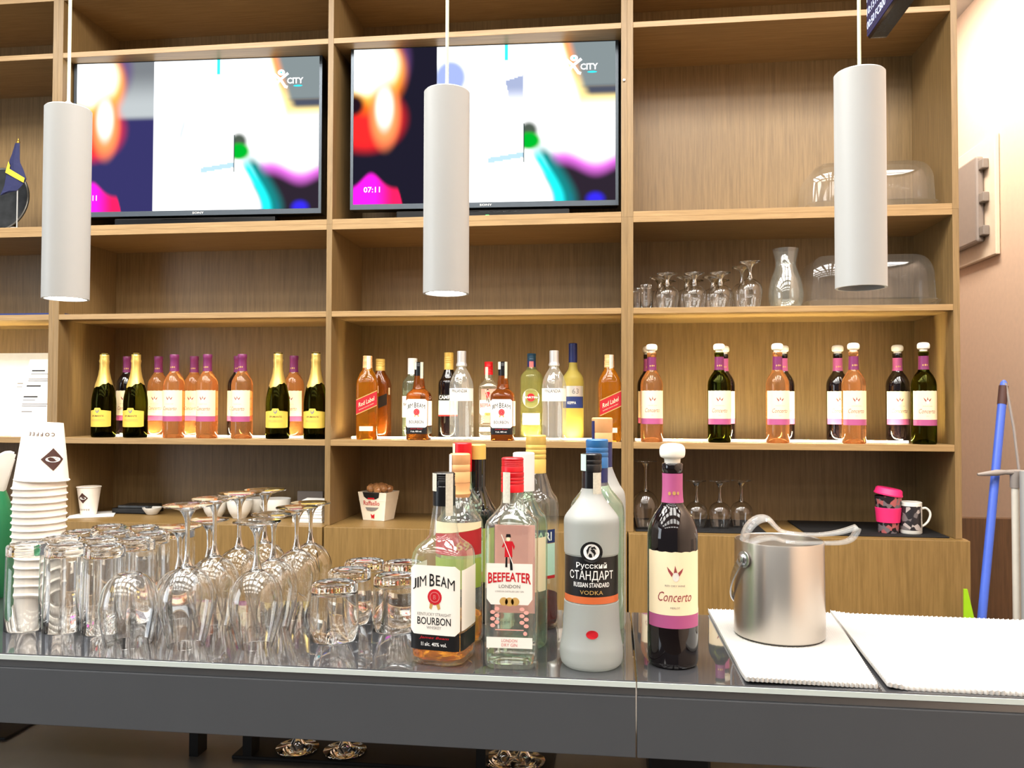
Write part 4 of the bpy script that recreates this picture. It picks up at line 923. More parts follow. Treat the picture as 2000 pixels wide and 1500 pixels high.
# ================================================================ glassware on the counter (upside down)
def ring_mats(prof, cut):  # wall thin, thick foot solid
    return [0 if prof[k][1] < cut and prof[k + 1][1] < cut else 1 for k in range(len(prof) - 1)]
HB_H = 0.136
def highball():
    t = thing('highball_glass', '', 'glass'); R = 0.0325; r = 0.0295
    wall = [(r, HB_H - 0.018), (R - 0.0014, 0.002), (R - 0.0007, 0.0), (R, 0.001), (R - 0.0004, 0.05), (r + 0.0012, HB_H - 0.018)]
    G().lathe(wall, 48).make('glass_wall', 'glass_thin', t)
    G().lathe([(0, HB_H - 0.017), (r - 0.001, HB_H - 0.0175), (r + 0.0012, HB_H - 0.018), (r + 0.001, HB_H - 0.004), (r - 0.0015, HB_H - 0.0005), (r - 0.005, HB_H), (r - 0.009, HB_H - 0.0025), (0, HB_H - 0.0035)], 48).make('thick_base', 'glass_solid', t)
    return t
def rocks():
    t = thing('rocks_glass', '', 'glass'); R = 0.0375; r = 0.0345; H_ = 0.086
    G().lathe([(r, H_ - 0.016), (R - 0.0015, 0.002), (R - 0.0008, 0.0), (R, 0.001), (R - 0.0004, 0.04), (r + 0.0012, H_ - 0.016)], 48).make('glass_wall', 'glass_thin', t)
    G().lathe([(0, H_ - 0.014), (r - 0.001, H_ - 0.0155), (r + 0.0012, H_ - 0.016), (r + 0.001, H_ - 0.004), (r - 0.0015, H_ - 0.0005), (r - 0.005, H_), (r - 0.009, H_ - 0.0025), (0, H_ - 0.0035)], 48).make('thick_base', 'glass_solid', t)
    return t
def stem_glass(H_, rim, belly, bowl, foot, stem=0.0036, name='wine_glass'):
    t = thing(name, '', 'glass')
    out = smooth([(rim, 0.0), (rim + (belly - rim) * 0.55, bowl * 0.25), (belly, bowl * 0.55), (belly * 0.90, bowl * 0.76), (belly * 0.60, bowl * 0.92), (belly * 0.22, bowl * 1.0)], 6)
    inn = [(max(r - 0.0010, 0.0005), z - (0.0010 if z > bowl * 0.6 else 0)) for r, z in out[:-1]] + [(0, bowl * 0.965)]
    G().lathe(list(reversed(inn)) + out + [(stem * 1.6, bowl + 0.004)], 48).make('bowl', 'glass_thin', t)
    top = H_
    st = [(0, bowl * 0.967), (belly * 0.20, bowl * 0.99), (stem * 1.7, bowl + 0.006), (stem, bowl + 0.020), (stem, top - 0.034), (stem * 1.5, top - 0.020), (stem * 3.2, top - 0.009)]
    G().lathe(smooth(st, 3) , 28).make('stem', 'glass_solid', t)
    G().lathe([(stem * 3.0, top - 0.0088), (foot * 0.7, top - 0.0042), (foot, top - 0.0022), (foot + 0.0004, top - 0.0012), (foot, top - 0.0003), (foot * 0.6, top - 0.0006), (0, top - 0.0012)], 48).make('foot', 'glass_solid', t)
    return t
def stemless():
    t = thing('stemless_glass', '', 'glass')
    out = smooth([(0.034, 0.0), (0.040, 0.030), (0.0425, 0.055), (0.0385, 0.080), (0.028, 0.097), (0.018, 0.104)], 6) + [(0.016, 0.1055), (0, 0.1055)]
    inn = [(max(r - 0.0012, 0.0), z - (0.0014 if z > 0.06 else 0)) for r, z in out[:-2]] + [(0, 0.098)]
    G().lathe(list(reversed(inn)) + out, 48).make('bowl', 'glass_thin', t); G().lathe([(0, 0.0985), (0.016, 0.1025), (0.0165, 0.1054), (0.012, 0.1065), (0, 0.1062)], 32).make('thick_base', 'glass_solid', t)
    return t
GP = {}
def glassware(kind, build, x, y, z, label, group, s=1.0):
    if kind not in GP:
        GP[kind] = t = build(); t.location = (x, y, z); t['label'] = label; t['group'] = group; t.scale = (s, s, s)
        t.rotation_euler = (0, 0, random.uniform(0, 3)); return t
    return dup(GP[kind], (x, y, z), random.uniform(0, 3), label, s, group)
GZ = CZ + 0.0004
taken = []
def free(x, y, r):
    return all((x - a) ** 2 + (y - b_) ** 2 > (r + c) ** 2 for a, b_, c in taken)
gw = 'upside-down stemmed wine glasses on the counter'
big = lambda: stem_glass(0.211, 0.0265, 0.0405, 0.118, 0.0358)
med = lambda: stem_glass(0.187, 0.0250, 0.0395, 0.114, 0.0350)
sml = lambda: stem_glass(0.160, 0.028, 0.0380, 0.088, 0.0330, 0.0042)
for nm_, px, py, lab in (('A', 367, 987, 'tall upside-down wine glass, leftmost tall foot, front'), ('B', 420, 974, 'tall upside-down wine glass just behind the leftmost tall one'), ('C', 468, 964, 'tall upside-down wine glass, third foot going back from the left'), ('D', 518, 957, 'tall upside-down wine glass whose foot stands highest in the picture'),
                         ('E', 502, 1019, 'tall upside-down wine glass standing nearest the counter edge'), ('F', 535, 1004, 'tall upside-down wine glass right behind the nearest one'), ('G', 580, 991, 'tall upside-down wine glass second from the right end'), ('H', 611, 981, 'tall upside-down wine glass at the right end by the upright')):
    hb_ = nm_ in 'ABCD'; p = PZ(px, py, CZ + (0.210 if hb_ else 0.186)); y = min(p.y, YB - 0.041)
    taken.append((p.x, y, 0.0405)); glassware('big' if hb_ else 'med', big if hb_ else med, p.x, y, GZ, lab, gw)
for nm_, px, py, lab in (('I', 409, 1018, 'short-stemmed upside-down goblet between the tall wine glasses'), ('J', 352, 1030, 'short-stemmed upside-down goblet left of the leftmost tall wine glass')):
    p = PZ(px, py, CZ + 0.159)
    if not free(p.x, p.y, 0.038):
        d = Vector((p.x - CAM.x, p.y - CAM.y)).normalized()
        for k in range(40):
            q = Vector((p.x, p.y)) + d * 0.004 * (k - 10)
            if free(q.x, q.y, 0.038) and q.y < YB - 0.03: p = Vector((q.x, q.y, 0)); break
    taken.append((p.x, p.y, 0.0385)); glassware('small', sml, p.x, p.y, GZ, lab, gw)
p = PZ(251, 1256, CZ); taken.append((p.x, p.y, 0.0425)); glassware('stemless', stemless, p.x, p.y, GZ, 'rounded stemless glass upside down in front of the highballs', gw)
gr = 'upside-down rocks glasses on the counter'
for px, py, lab in ((653, 1246, 'upside-down rocks glass nearest the counter edge'), (772, 1227, 'upside-down rocks glass in front beside the bourbon bottle'), (682, 1213, 'upside-down rocks glass behind the nearest one'), (712, 1190, 'upside-down rocks glass at the rear, left of its pair'), (787, 1194, 'upside-down rocks glass at the rear touching the bourbon bottle side')):
    p = PZ(px, py, CZ); y = min(p.y, YB - 0.039); taken.append((p.x, y, 0.0375)); glassware('rocks', rocks, p.x, y, GZ, lab, gr)
gh = 'upside-down highball glasses on the counter'
f0, f1 = PZ(51, 1226, CZ), PZ(123, 1231, CZ)
# paper cups first, so the highballs keep clear of them
cs = PZ(74, 1180, CZ); cs.y = min(cs.y, YB - 0.045); taken.append((cs.x, cs.y, 0.046))
gc = PZ(-28, 1165, CZ); gc.y = min(gc.y, YB - 0.05); taken.append((gc.x, gc.y, 0.05))
def row_label(r, k): return 'upside-down highball glass, %s, %s' % (('front row', 'second row', 'third row', 'back row')[r], ('leftmost', 'second from left', 'third from left', 'fourth from left', 'fifth from left', 'sixth from left', 'seventh from left')[k])
for r, (n, sx) in enumerate(((3, 0.0), (4, 0.012), (4, 0.0), (5, 0.012))):
    k2 = 0
    for k in range(n + 1):
        x, y = f0.x + sx + k * 0.0675, f0.y + r * 0.066
        if r == 0 and k >= 3: continue
        if y > YB - 0.033: y = YB - 0.0335
        ok = free(x, y, 0.0325)
        if not ok: continue
        taken.append((x, y, 0.0325)); glassware('highball', highball, x, y, GZ, row_label(r, k2), gh); k2 += 1
# ---------------------------------------------------------------- stack of paper cups, upside down
CUP_H, CR, Cr = 0.105, 0.0440, 0.0285
def cup_body(t, flip):
    out = [(Cr - 0.001, 0.004), (Cr, 0.0), (Cr + 0.0004, 0.001), (CR - 0.001, CUP_H - 0.004), (CR, CUP_H - 0.0035), (CR + 0.0014, CUP_H - 0.0018), (CR, CUP_H), (CR - 0.0016, CUP_H - 0.0015), (Cr - 0.0008, 0.006), (0, 0.005)]
    if flip: out = [(r, CUP_H - z) for r, z in out]
    return G().lathe(out, 48).make('paper_shell', 'cup_paper', t)
def cup_print(t, flip):
    mp0 = on_cone(0, Cr + 0.0006, CUP_H, CR + 0.0002); fl = (lambda u, z: mp0(-u, z)) if flip else mp0
    rot = (lambda f: (lambda u, z: (lambda p: (p[0], p[1], CUP_H - p[2]))(f(u, z)))) if flip else (lambda f: f)
    return rot(fl)
def paper_cup(flip):
    t = thing('paper_cup', '', 'paper cup'); cup_body(t, flip); mp = cup_print(t, flip)
    r_ = 0.036; off = -0.026 if flip else 0.0
    v = [(off, 0.084), (off + 0.0195, 0.064), (off, 0.044), (off - 0.0195, 0.064)]
    g = G(); n = 6   # diamond in facets so that it follows the cone
    for i in range(n):
        for s_ in (-1, 1):
            za, zb_ = 0.064 + s_ * 0.020 * i / n, 0.064 + s_ * 0.020 * (i + 1) / n; wa, wb = 0.0195 * (1 - i / n), 0.0195 * (1 - (i + 1) / n)
            for j in range(6):
                a, b_ = -1 + 2 * j / 6, -1 + 2 * (j + 1) / 6
                g.add([mp(off + wa * a, za), mp(off + wa * b_, za), mp(off + wb * b_, zb_), mp(off + wb * a, zb_)], [(0, 1, 2, 3)])
    g.make('diamond_mark', 'cup_brown', t, smooth=False)
    mk = lambda u, z: (lambda q: (q[0] * 1.012, q[1] * 1.012, q[2]))(mp(u, z))
    shapes('mark_oval', mk, [disc(off, 0.064, 0.0125, 0.0050, 20)], 'ink_white', t); text('CAFE', lambda u, z: (lambda q: (q[0] * 1.02, q[1] * 1.02, q[2]))(mp(u, z)), off, 0.064, 0.016, 0.004, 'cup_brown', t)
    text('C O F F E E', mk, (0.0 if not flip else -0.004), 0.020, 0.050, 0.0065, 'cup_brown', t, bold=0.02)
    return t
ORD = 'first second third fourth fifth sixth seventh eighth ninth tenth eleventh twelfth thirteenth fourteenth fifteenth sixteenth seventeenth eighteenth nineteenth twentieth twenty-first'.split()
n_c = 18; pitch = 0.0125
top = paper_cup(True); base_z = CZ + 0.0004
gcup = 'upside-down stack of paper cups on the counter'
topz = ztop(cs.x, cs.y, 827) - CUP_H; n_c = max(10, int(round((topz - base_z) / pitch))); pitch = (topz - base_z) / n_c
top.location = (cs.x + 0.004, cs.y, topz + 0.0015); top.rotation_euler = (0, 0.045, 0.35); top['label'] = 'white paper coffee cup topping the tall upside-down stack, letters and brown diamond showing'; top['group'] = gcup
sh = None
for k in range(n_c):
    if sh is None:
        sh = thing('paper_cup', 'white paper coffee cup at the very bottom of the upside-down stack', 'paper cup', (cs.x, cs.y, base_z), 0, gcup); cup_body(sh, True)
    else: dup(sh, (cs.x + random.uniform(-0.0006, 0.0006), cs.y, base_z + k * pitch), 0, 'white paper coffee cup in the upside-down stack, %s rim below the lettered top cup' % ORD[n_c - 1 - k])
# ---------------------------------------------------------------- green canister with white napkins, cut by the left edge
t = thing('green_canister', 'dark green rounded canister cut by the left edge beside the cup stack', 'canister', (gc.x, gc.y, CZ + 0.0004))
hgt = ztop(gc.x, gc.y, 960) - CZ
G().lathe(smooth([(0.034, 0.0), (0.040, 0.003), (0.046, 0.05), (0.047, hgt * 0.6), (0.042, hgt * 0.85), (0.033, hgt), (0.031, hgt), (0.031, hgt - 0.01)], 4) + [(0, hgt - 0.012)], 44).make('canister_body', 'green_plastic', t)
h2 = ztop(gc.x, gc.y, 892) - CZ - hgt
g = G(); n = 40; RR = []
for j in range(12):
    k = j / 11; z = hgt - 0.010 + (h2 + 0.010) * k; ring = []
    for i in range(n):
        a = 2 * PI * i / n; r = 0.030 + 0.018 * k + 0.004 * k * math.sin(5 * a + 1) + 0.003 * k * math.sin(11 * a)
        ring.append((r * math.cos(a), r * math.sin(a), z + 0.008 * k * math.sin(4 * a + 2)))
    RR.append(ring)
for j in range(1, 5):
    RR.append([(p[0] * (1 - j * 0.2), p[1] * (1 - j * 0.2), p[2] - 0.004 * j) for p in RR[11]])
RR.append([(0, 0, hgt + h2 - 0.03)])
o = g.rings(RR, 0, True, False, False).make('crumpled_napkin', 'white_paper')
o.location = (gc.x, gc.y, CZ + 0.0004); tag(o, 'bundle of crumpled white napkins standing out of the green canister', 'napkins')
# ================================================================ ice bucket, tongs, towels
q0, q1, q2, q3 = [PZ(*p, CZ) for p in ((1383, 1196), (1640, 1204), (1722, 1346), (1457, 1337))]
r0, r1, r2, r3 = [PZ(*p, CZ) for p in ((1617, 1203), (2080, 1221), (2300, 1376), (1727, 1347))]
def towel(name, label, cs_, z0, lift):
    a, b_, c, d = cs_; LX, LY = (b_ - a).length, (d - a).length; P_ = 0.0075
    nx, ny = int(LX / P_) * 4, int(LY / P_) * 4
    U, V = np.meshgrid(np.linspace(0, 1, nx + 1), np.linspace(0, 1, ny + 1))
    a_, b2, c_, d_ = [np.array(v) for v in (a, b_, c, d)]
    XY = (a_[None, None] * ((1 - U) * (1 - V))[..., None] + b2 * (U * (1 - V))[..., None] + c_ * (U * V)[..., None] + d_ * ((1 - U) * V)[..., None])
    fx, fy = U * LX / P_ * 2 * PI, V * LY / P_ * 2 * PI
    Z = z0 + 0.0052 + 0.0018 * np.cos(fx) * np.cos(fy) + lift(U, V)
    # wavy front hem
    XY[..., 1] += 0.0012 * np.cos(fx) * (V > 0.985)
    top_ = np.stack([XY[..., 0], XY[..., 1], Z], -1).reshape(-1, 3); bot = np.stack([XY[..., 0], XY[..., 1], np.full_like(Z, z0) + lift(U, V)], -1).reshape(-1, 3)
    g = G(); N = nx + 1; g.v = [tuple(v) for v in top_]; g.f = [(j * N + i, j * N + i + 1, (j + 1) * N + i + 1, (j + 1) * N + i) for j in range(ny) for i in range(nx)]
    rim = [i for i in range(N)] + [j * N + nx for j in range(1, ny + 1)] + [ny * N + i for i in range(nx - 1, -1, -1)] + [j * N for j in range(ny - 1, 0, -1)]
    o_ = len(g.v); g.v += [tuple(bot[i]) for i in rim]; L_ = len(rim)
    g.f += [(rim[k], rim[(k + 1) % L_], o_ + (k + 1) % L_, o_ + k) for k in range(L_)]; g.f.append(tuple(o_ + k for k in range(L_))); g.m = [0] * len(g.f)
    return tag(g.make(name, 'white_cloth', angle=70), label, 'towel', 'white waffle towels on the counter')
hem = lambda U, V: 0.0
towel('waffle_towel', 'white waffle towel under the steel ice bucket', (q0, q1 - Vector((0.012, 0, 0)), q2 - Vector((0.004, 0, 0)), q3), CZ + 0.0003, lambda U, V: 0.004 * np.clip((V - 0.85) / 0.15, 0, 1) ** 2 * (1 - U))
towel('waffle_towel', 'white waffle towel at right of the ice bucket running out of the picture', (r0 + Vector((0.004, 0, 0)), r1, r2, r3 + Vector((0.004, 0, 0))), CZ + 0.0003, lambda U, V: 0.004 * np.clip((0.10 - U) / 0.10, 0, 1) ** 1.5)
bz = CZ + 0.0072
p = PZ(1522, 1262, bz); d = Vector((p.x - CAM.x, p.y - CAM.y)).normalized(); BR = 0.0685; bx, by = p.x + d.x * BR, p.y + d.y * BR
bh = ztop(bx, by - BR, 1068) - bz
t = thing('ice_bucket', 'brushed steel ice bucket standing on the white towel', 'ice bucket', (bx, by, bz))
G().lathe([(0, 0.003), (BR - 0.006, 0.003), (BR - 0.003, 0.0), (BR - 0.0005, 0.002), (BR, 0.006), (BR - 0.0015, bh - 0.002), (BR - 0.002, bh), (BR - 0.0035, bh - 0.001), (BR - 0.004, 0.010), (0, 0.008)], 96).make('bucket_wall', 'brushed_steel', t)
ra = math.radians(212); rd = Vector((math.cos(ra), math.sin(ra), 0)); rp = rd * (BR + 0.001) + Vector((0, 0, bh - 0.026))
for sgn in (1, -1):
    g = G().lathe([(0, 0), (0.0125, 0), (0.0125, 0.0015), (0.0085, 0.0022), (0.0085, 0.0034), (0.006, 0.0060), (0, 0.0068)], 28); o = g.make('rivet', 'nickel', t)
    o.location = (rp.x * sgn, rp.y * sgn, rp.z); o.rotation_euler = Vector((rd.x * sgn, rd.y * sgn, 0)).to_track_quat('Z', 'Y').to_euler()
e_ = Vector((-math.sin(ra), math.cos(ra), 0)) * -1.0; ph = math.radians(50); bl = 1.62 * BR
pts = []
for k in range(33):
    a = PI * k / 32; pts.append(rd * (BR + 0.006) * math.cos(a) + (e_ * math.cos(ph) - Vector((0, 0, 1)) * math.sin(ph)) * bl * math.sin(a) + Vector((0, 0, bh - 0.026)))
g = G(); RR = []
for i, q in enumerate(pts):
    tg_ = (pts[min(i + 1, 32)] - pts[max(i - 1, 0)]).normalized(); nn = Vector((0, 0, 1)).cross(tg_).normalized() if abs(tg_.z) < 0.95 else rd.copy(); b2 = tg_.cross(nn)
    RR.append([tuple(q + nn * s1 * 0.0012 + b2 * s2 * 0.0055) for s1, s2 in ((-1, -1), (1, -1), (1, 1), (-1, 1))])
g.rings(RR).make('bail_handle', 'nickel', t, smooth=False)
# ice just under the rim
g = G()
for k in range(9):
    a, r = k * 2.4, 0.012 + 0.034 * ((k * 37) % 10) / 10; g.box(r * math.cos(a) - 0.012, r * math.cos(a) + 0.012, r * math.sin(a) - 0.012, r * math.sin(a) + 0.012, bh - 0.034 - 0.004 * (k % 3), bh - 0.012 - 0.004 * (k % 3), bev=0.003)
# tongs lying across the rim
ty = by - 0.012; TP = lambda px, py: PY(px, py, ty)
t2 = thing('ice_tongs', 'clear plastic ice tongs lying across the top of the ice bucket', 'tongs', (bx, ty, bz + bh)); O_ = t2.location
def blade(path, wid, arch, yoff, thick=0.0022):
    """a curved, channel-shaped blade along path"""
    P_ = [TP(*q) - O_ for q in path]; cr = smooth([(0, 0)] * 0 + [(q.x, q.z) for q in P_], 1) if False else None
    # Catmull-Rom through the path
    C = []; W2 = []; A2 = []
    for i in range(len(P_) - 1):
        a, b_, c, d = P_[max(i - 1, 0)], P_[i], P_[i + 1], P_[min(i + 2, len(P_) - 1)]
        for k in range(6):
            q = k / 6; C.append(0.5 * ((2 * b_) + (c - a) * q + (2 * a - 5 * b_ + 4 * c - d) * q * q + (3 * b_ - a - 3 * c + d) * q ** 3)); W2.append(wid[i] + (wid[i + 1] - wid[i]) * q); A2.append(arch[i] + (arch[i + 1] - arch[i]) * q)
    C.append(P_[-1]); W2.append(wid[-1]); A2.append(arch[-1]); RR = []
    for i, q in enumerate(C):
        tg_ = (C[min(i + 1, len(C) - 1)] - C[max(i - 1, 0)]).normalized(); nn = Vector((-tg_.z, 0, tg_.x)); nn = nn if nn.z > 0 else -nn
        up = [q + Vector((0, yoff + W2[i] * s_, 0)) + nn * (A2[i] * (1 - s_ * s_)) for s_ in np.linspace(-1, 1, 9)]
        dn = [v - nn * thick for v in reversed(up)]; RR.append([tuple(v) for v in up + dn])
    return G().rings(RR).make('tong_arm', 'tongs_plastic', t2)
blade([(1452, 1056), (1461, 1032), (1478, 1016), (1497, 1014), (1514, 1030), (1528, 1039), (1560, 1043), (1600, 1044), (1640, 1039), (1672, 1029)], [0.024, 0.026, 0.025, 0.021, 0.015, 0.010, 0.008, 0.009, 0.012, 0.014], [0.006, 0.007, 0.007, 0.006, 0.005, 0.004, 0.003, 0.003, 0.004, 0.004], 0.0)
blade([(1458, 1062), (1485, 1052), (1510, 1050), (1530, 1056), (1560, 1060), (1600, 1061), (1640, 1060), (1662, 1053), (1673, 1038), (1675, 1030)], [0.020, 0.022, 0.018, 0.011, 0.009, 0.009, 0.011, 0.013, 0.014, 0.014], [0.003] * 10, 0.003)
for k in range(7):
    q = TP(1448 + k * 4.3, 1060 - k * 6.4) - O_; G().tube([tuple(q), tuple(q + Vector((-0.004, 0, 0.003)))], [0.0022, 0.0006], 6).make('tooth', 'tongs_plastic', t2)
# ================================================================ things in the shelves
# --- glassware compartment on the right (floor GL)
def on_shelf(px, py, y, z=GL): return PY(px, py, y).x
sg = lambda: stem_glass(0.118, 0.0300, 0.0385, 0.078, 0.0335, 0.0050, 'goblet')
gg = 'upside-down goblets in the right glassware compartment'
for c_, base in enumerate((1303, 1356, 1407)):
    for j, (dx, y) in enumerate(((0, 0.050), (-13, 0.135), (3, 0.220))):
        x = on_shelf(base + dx - (2 * j), 590, y)
        glassware('goblet', sg, x, y, GL + 0.0004, 'short upside-down goblet, %s cluster of the glass shelf, %s' % (('left', 'middle', 'right')[c_], ('in front', 'second in depth', 'deepest')[j]), gg)
tg2 = lambda: stem_glass(0.152, 0.0310, 0.0390, 0.096, 0.0335, 0.0046, 'goblet')
for j, (px, y, s_) in enumerate(((1465, 0.050, 1.0), (1449, 0.135, 0.98))):
    glassware('goblet_tall', tg2, on_shelf(px, 590, y), y, GL + 0.0004, ('taller upside-down goblet beside the carafe, in front', 'taller upside-down goblet beside the carafe, behind')[j], gg, s_)
for j, (px, y) in enumerate(((1245, 0.13), (1262, 0.045))):
    glassware('highball', None, on_shelf(px, 590, y), y, GL + 0.0004, ('small tumbler at the left end of the glass shelf, behind', 'small tumbler at the left end of the glass shelf, in front')[j], 'small tumblers on the glass shelf', 0.60)
t = thing('carafe', 'clear glass carafe with flared neck between goblets and pastry cover', 'carafe', (on_shelf(1535, 590, 0.09), 0.09, GL + 0.0004))
co = smooth([(0.040, 0.0), (0.050, 0.012), (0.056, 0.045), (0.050, 0.090), (0.035, 0.135), (0.033, 0.155), (0.042, 0.198)], 6)
G().lathe([(0, 0.001)] + co + [(r - 0.002, z + 0.0005) for r, z in reversed(co)][:-2] + [(0.036, 0.008), (0, 0.007)], 48).make('carafe_body', 'glass_bottle', t)
def pastry(label, px0, px1, z0, pyt, y0):
    x0, x1 = PY(px0, 590, y0).x, PY(px1, 590, y0).x; x1 = min(x1, XB1 - 0.03)
    y1 = 0.31; H_ = ztop((x0 + x1) / 2, (y0 + y1) / 2, pyt) - z0
    t = thing('pastry_cover', label, 'pastry cover', ((x0 + x1) / 2, (y0 + y1) / 2, z0)); a, b_ = (x1 - x0) / 2, (y1 - y0) / 2
    g = G(); sec = lambda ax, by_, p, z: [(ax * c * k, by_ * d_ * k, z) for c, d_, k in ((math.cos(q), math.sin(q), (abs(math.cos(q)) ** p + abs(math.sin(q)) ** p) ** (-1 / p)) for q in (2 * PI * (i + 0.5) / 48 for i in range(48)))]
    g.rings([sec(a * 0.95, b_ * 0.93, 10, 0.0005), sec(a, b_, 10, 0.022), sec(a * 0.99, b_ * 0.98, 10, 0.023), sec(a * 0.93, b_ * 0.91, 10, 0.006)]).make('tray', 'plastic_clear', t)
    n = 12; RR = []
    for k in range(n + 1):
        q = k / n * PI / 2; RR.append(sec(a * 0.93 - 0.045 * (1 - math.cos(q)), b_ * 0.92 - 0.045 * (1 - math.cos(q)), 9, 0.030 + (H_ - 0.030) * (0.45 + 0.55 * math.sin(q)) if k else 0.030 + (H_ - 0.030) * 0.45))
    RR = [sec(a * 0.97, b_ * 0.96, 10, 0.0235), sec(a * 0.94, b_ * 0.93, 10, 0.028)] + RR
    g = G().rings(RR, 0, True, False, True); g.make('clear_dome', 'plastic_clear', t)
    G().tube([(-0.03, -0.0, H_ + 0.001), (-0.028, 0, H_ + 0.012), (0.028, 0, H_ + 0.012), (0.03, 0, H_ + 0.001)], 0.004, 10).make('dome_handle', 'plastic_clear', t)
    return t
pastry('clear domed pastry tray on the glassware shelf behind the right lamp', 1580, 1848, GL + 0.0004, 506, 0.03)
pastry('clear domed pastry tray alone in the wide compartment behind the right lamp', 1582, 1848, MID + 0.0184, 330, 0.03)
# --- lower open row (floor BASE)
LB = BASE + 0.0004
a, b_ = PY(1242, 1036, 0.0).x, PY(1500, 1036, 0.0).x
tag(G().box(a, b_, 0.012, 0.30, LB - 0.0002, LB + 0.004, bev=0.001).make('bar_mat', 'black_rubber', smooth=False), 'black mat under the wine glasses in the lower right compartment', 'mat')
a, b_ = PZ(1555, 1030, BASE).x, PY(1858, 1050, 0.0).x
tag(G().box(a, b_, 0.012, 0.32, LB - 0.0002, LB + 0.004, bev=0.001).make('bar_mat', 'black_rubber', smooth=False), 'black mat under the pink travel cup in the lower right compartment', 'mat')
gl = 'upside-down wine glasses in the lower right compartment'
for px, y, lab, s_ in ((1261, 0.055, 'tall upside-down wine glass beside the double upright in the lower right compartment', 1.0),):
    glassware('big', None, PY(px, 1036, y).x, y, LB + 0.0042, lab, gl, 1.06)
for j, (px, y) in enumerate(((1360, 0.10), (1406, 0.10), (1448, 0.13))):
    glassware('small', None, PY(px, 1020, y).x, y, LB + 0.0042, 'short upside-down wine glass in the lower right compartment, %s of three beside the bucket' % ('left', 'middle', 'right')[j], gl, 0.98)
# travel cup
x = PY(1735, 1026, 0.08).x; t = thing('travel_cup', 'patterned travel cup with pink lid and sleeve next to the mug', 'travel cup', (x, 0.08, LB + 0.0042), 0.3)
hc = 0.118
G().lathe([(0, 0.002), (0.029, 0.002), (0.0295, 0.0), (0.030, 0.003), (0.041, hc), (0.039, hc), (0.0285, 0.006), (0, 0.006)], 40).make('cup_body', 'cup_print', t)
G().lathe([(0.0345, 0.034), (0.0355, 0.034), (0.0398, 0.080), (0.0388, 0.081)], 40).make('sleeve', 'pink_rubber', t)
lid = G().lathe([(0.0435, 0), (0.0440, 0.004), (0.0420, 0.006), (0.0400, 0.018), (0.036, 0.0215), (0, 0.0215)], 40, cap0=False).make('lid', 'pink_rubber', t); lid.location = (0, 0, hc + 0.003); lid.rotation_euler = (0.05, 0.16, -0.3)
# mug
x = PY(1779, 1028, 0.075).x; t = thing('mug', 'dark and white printed mug with white handle near the right upright', 'mug', (x, 0.075, LB + 0.0042), -0.1); R = 0.0335; hm = 0.100
G().lathe([(0, 0.003), (R - 0.004, 0.002), (R - 0.002, 0), (R, 0.003), (R, hm - 0.001), (R - 0.0015, hm), (R - 0.003, hm - 0.001), (R - 0.003, 0.006), (0, 0.006)], 40).make('mug_body', 'white_china', t)
patch('printed_picture', on_cyl(R + 0.0004, -0.35), -0.045, 0.040, 0.012, 0.088, 'mug_print', t, 24, 1)
G().tube([(a, 0, b_) for a, b_ in smooth([(R - 0.002, 0.078), (R + 0.010, 0.081), (R + 0.021, 0.072), (R + 0.024, 0.058), (R + 0.018, 0.040), (R + 0.008, 0.028), (R - 0.002, 0.022)], 4)], 0.0038, 10).make('handle', 'white_china', t)
# chocolate gift box
x0, x1 = PY(706, 1004, 0.13).x, PY(754, 1004, 0.13).x; bx_ = (PY(699, 950, 0.13).x + PY(770, 950, 0.13).x) / 2; zb_ = LB
t = thing('chocolate_box', 'small white chocolate gift box with red lettering and wrapped sweets on top', 'gift box', (bx_, 0.165, zb_), -0.25)
w0, w1, hb = 0.043, 0.058, 0.100
g = G(); S = lambda w_, z, d_=0.8: [(-w_, -w_ * d_, z), (w_, -w_ * d_, z), (w_, w_ * d_, z), (-w_, w_ * d_, z)]
g.rings([S(w0, 0), S(w1, hb), S(w1 - 0.002, hb), S(w1 - 0.004, hb - 0.03)]); g.make('carton', 'box_white', t, smooth=False)
fm = lambda u, z: (u, -(w0 + (w1 - w0) * z / hb) * 0.8 - 0.0008, z)
shapes('front_window', fm, [[(-0.038, hb), (0.030, hb), (0.026, hb - 0.018), (0.014, hb - 0.024), (-0.022, hb - 0.024), (-0.034, hb - 0.016)]], 'plate_dark', t)
text('Raffaello', lambda u, z: (lambda p: (p[0], p[1] - 0.0006, p[2]))(fm(u, z)), -0.004, 0.062, 0.064, 0.016, 'ink_red', t); shapes('red_flash', lambda u, z: (lambda p: (p[0], p[1] - 0.0006, p[2]))(fm(u, z)), [[(-0.020, 0.075), (0.010, 0.075), (0.008, 0.081), (-0.018, 0.081)]], 'ink_red', t)
shapes('bowl_print', lambda u, z: (lambda p: (p[0], p[1] - 0.0006, p[2]))(fm(u, z)), [[(-0.030, 0.046), (0.024, 0.047), (0.010, 0.036), (-0.006, 0.033), (-0.024, 0.036)]], 'ink_grey', t); shapes('ribbon_print', lambda u, z: (lambda p: (p[0], p[1] - 0.0006, p[2]))(fm(u, z)), [[(-0.010, 0.024), (-0.002, 0.018), (0.006, 0.024), (0.003, 0.006), (-0.003, 0.010), (-0.007, 0.006)]], 'ink_red', t)
g = G(); rnd = random.Random(3)
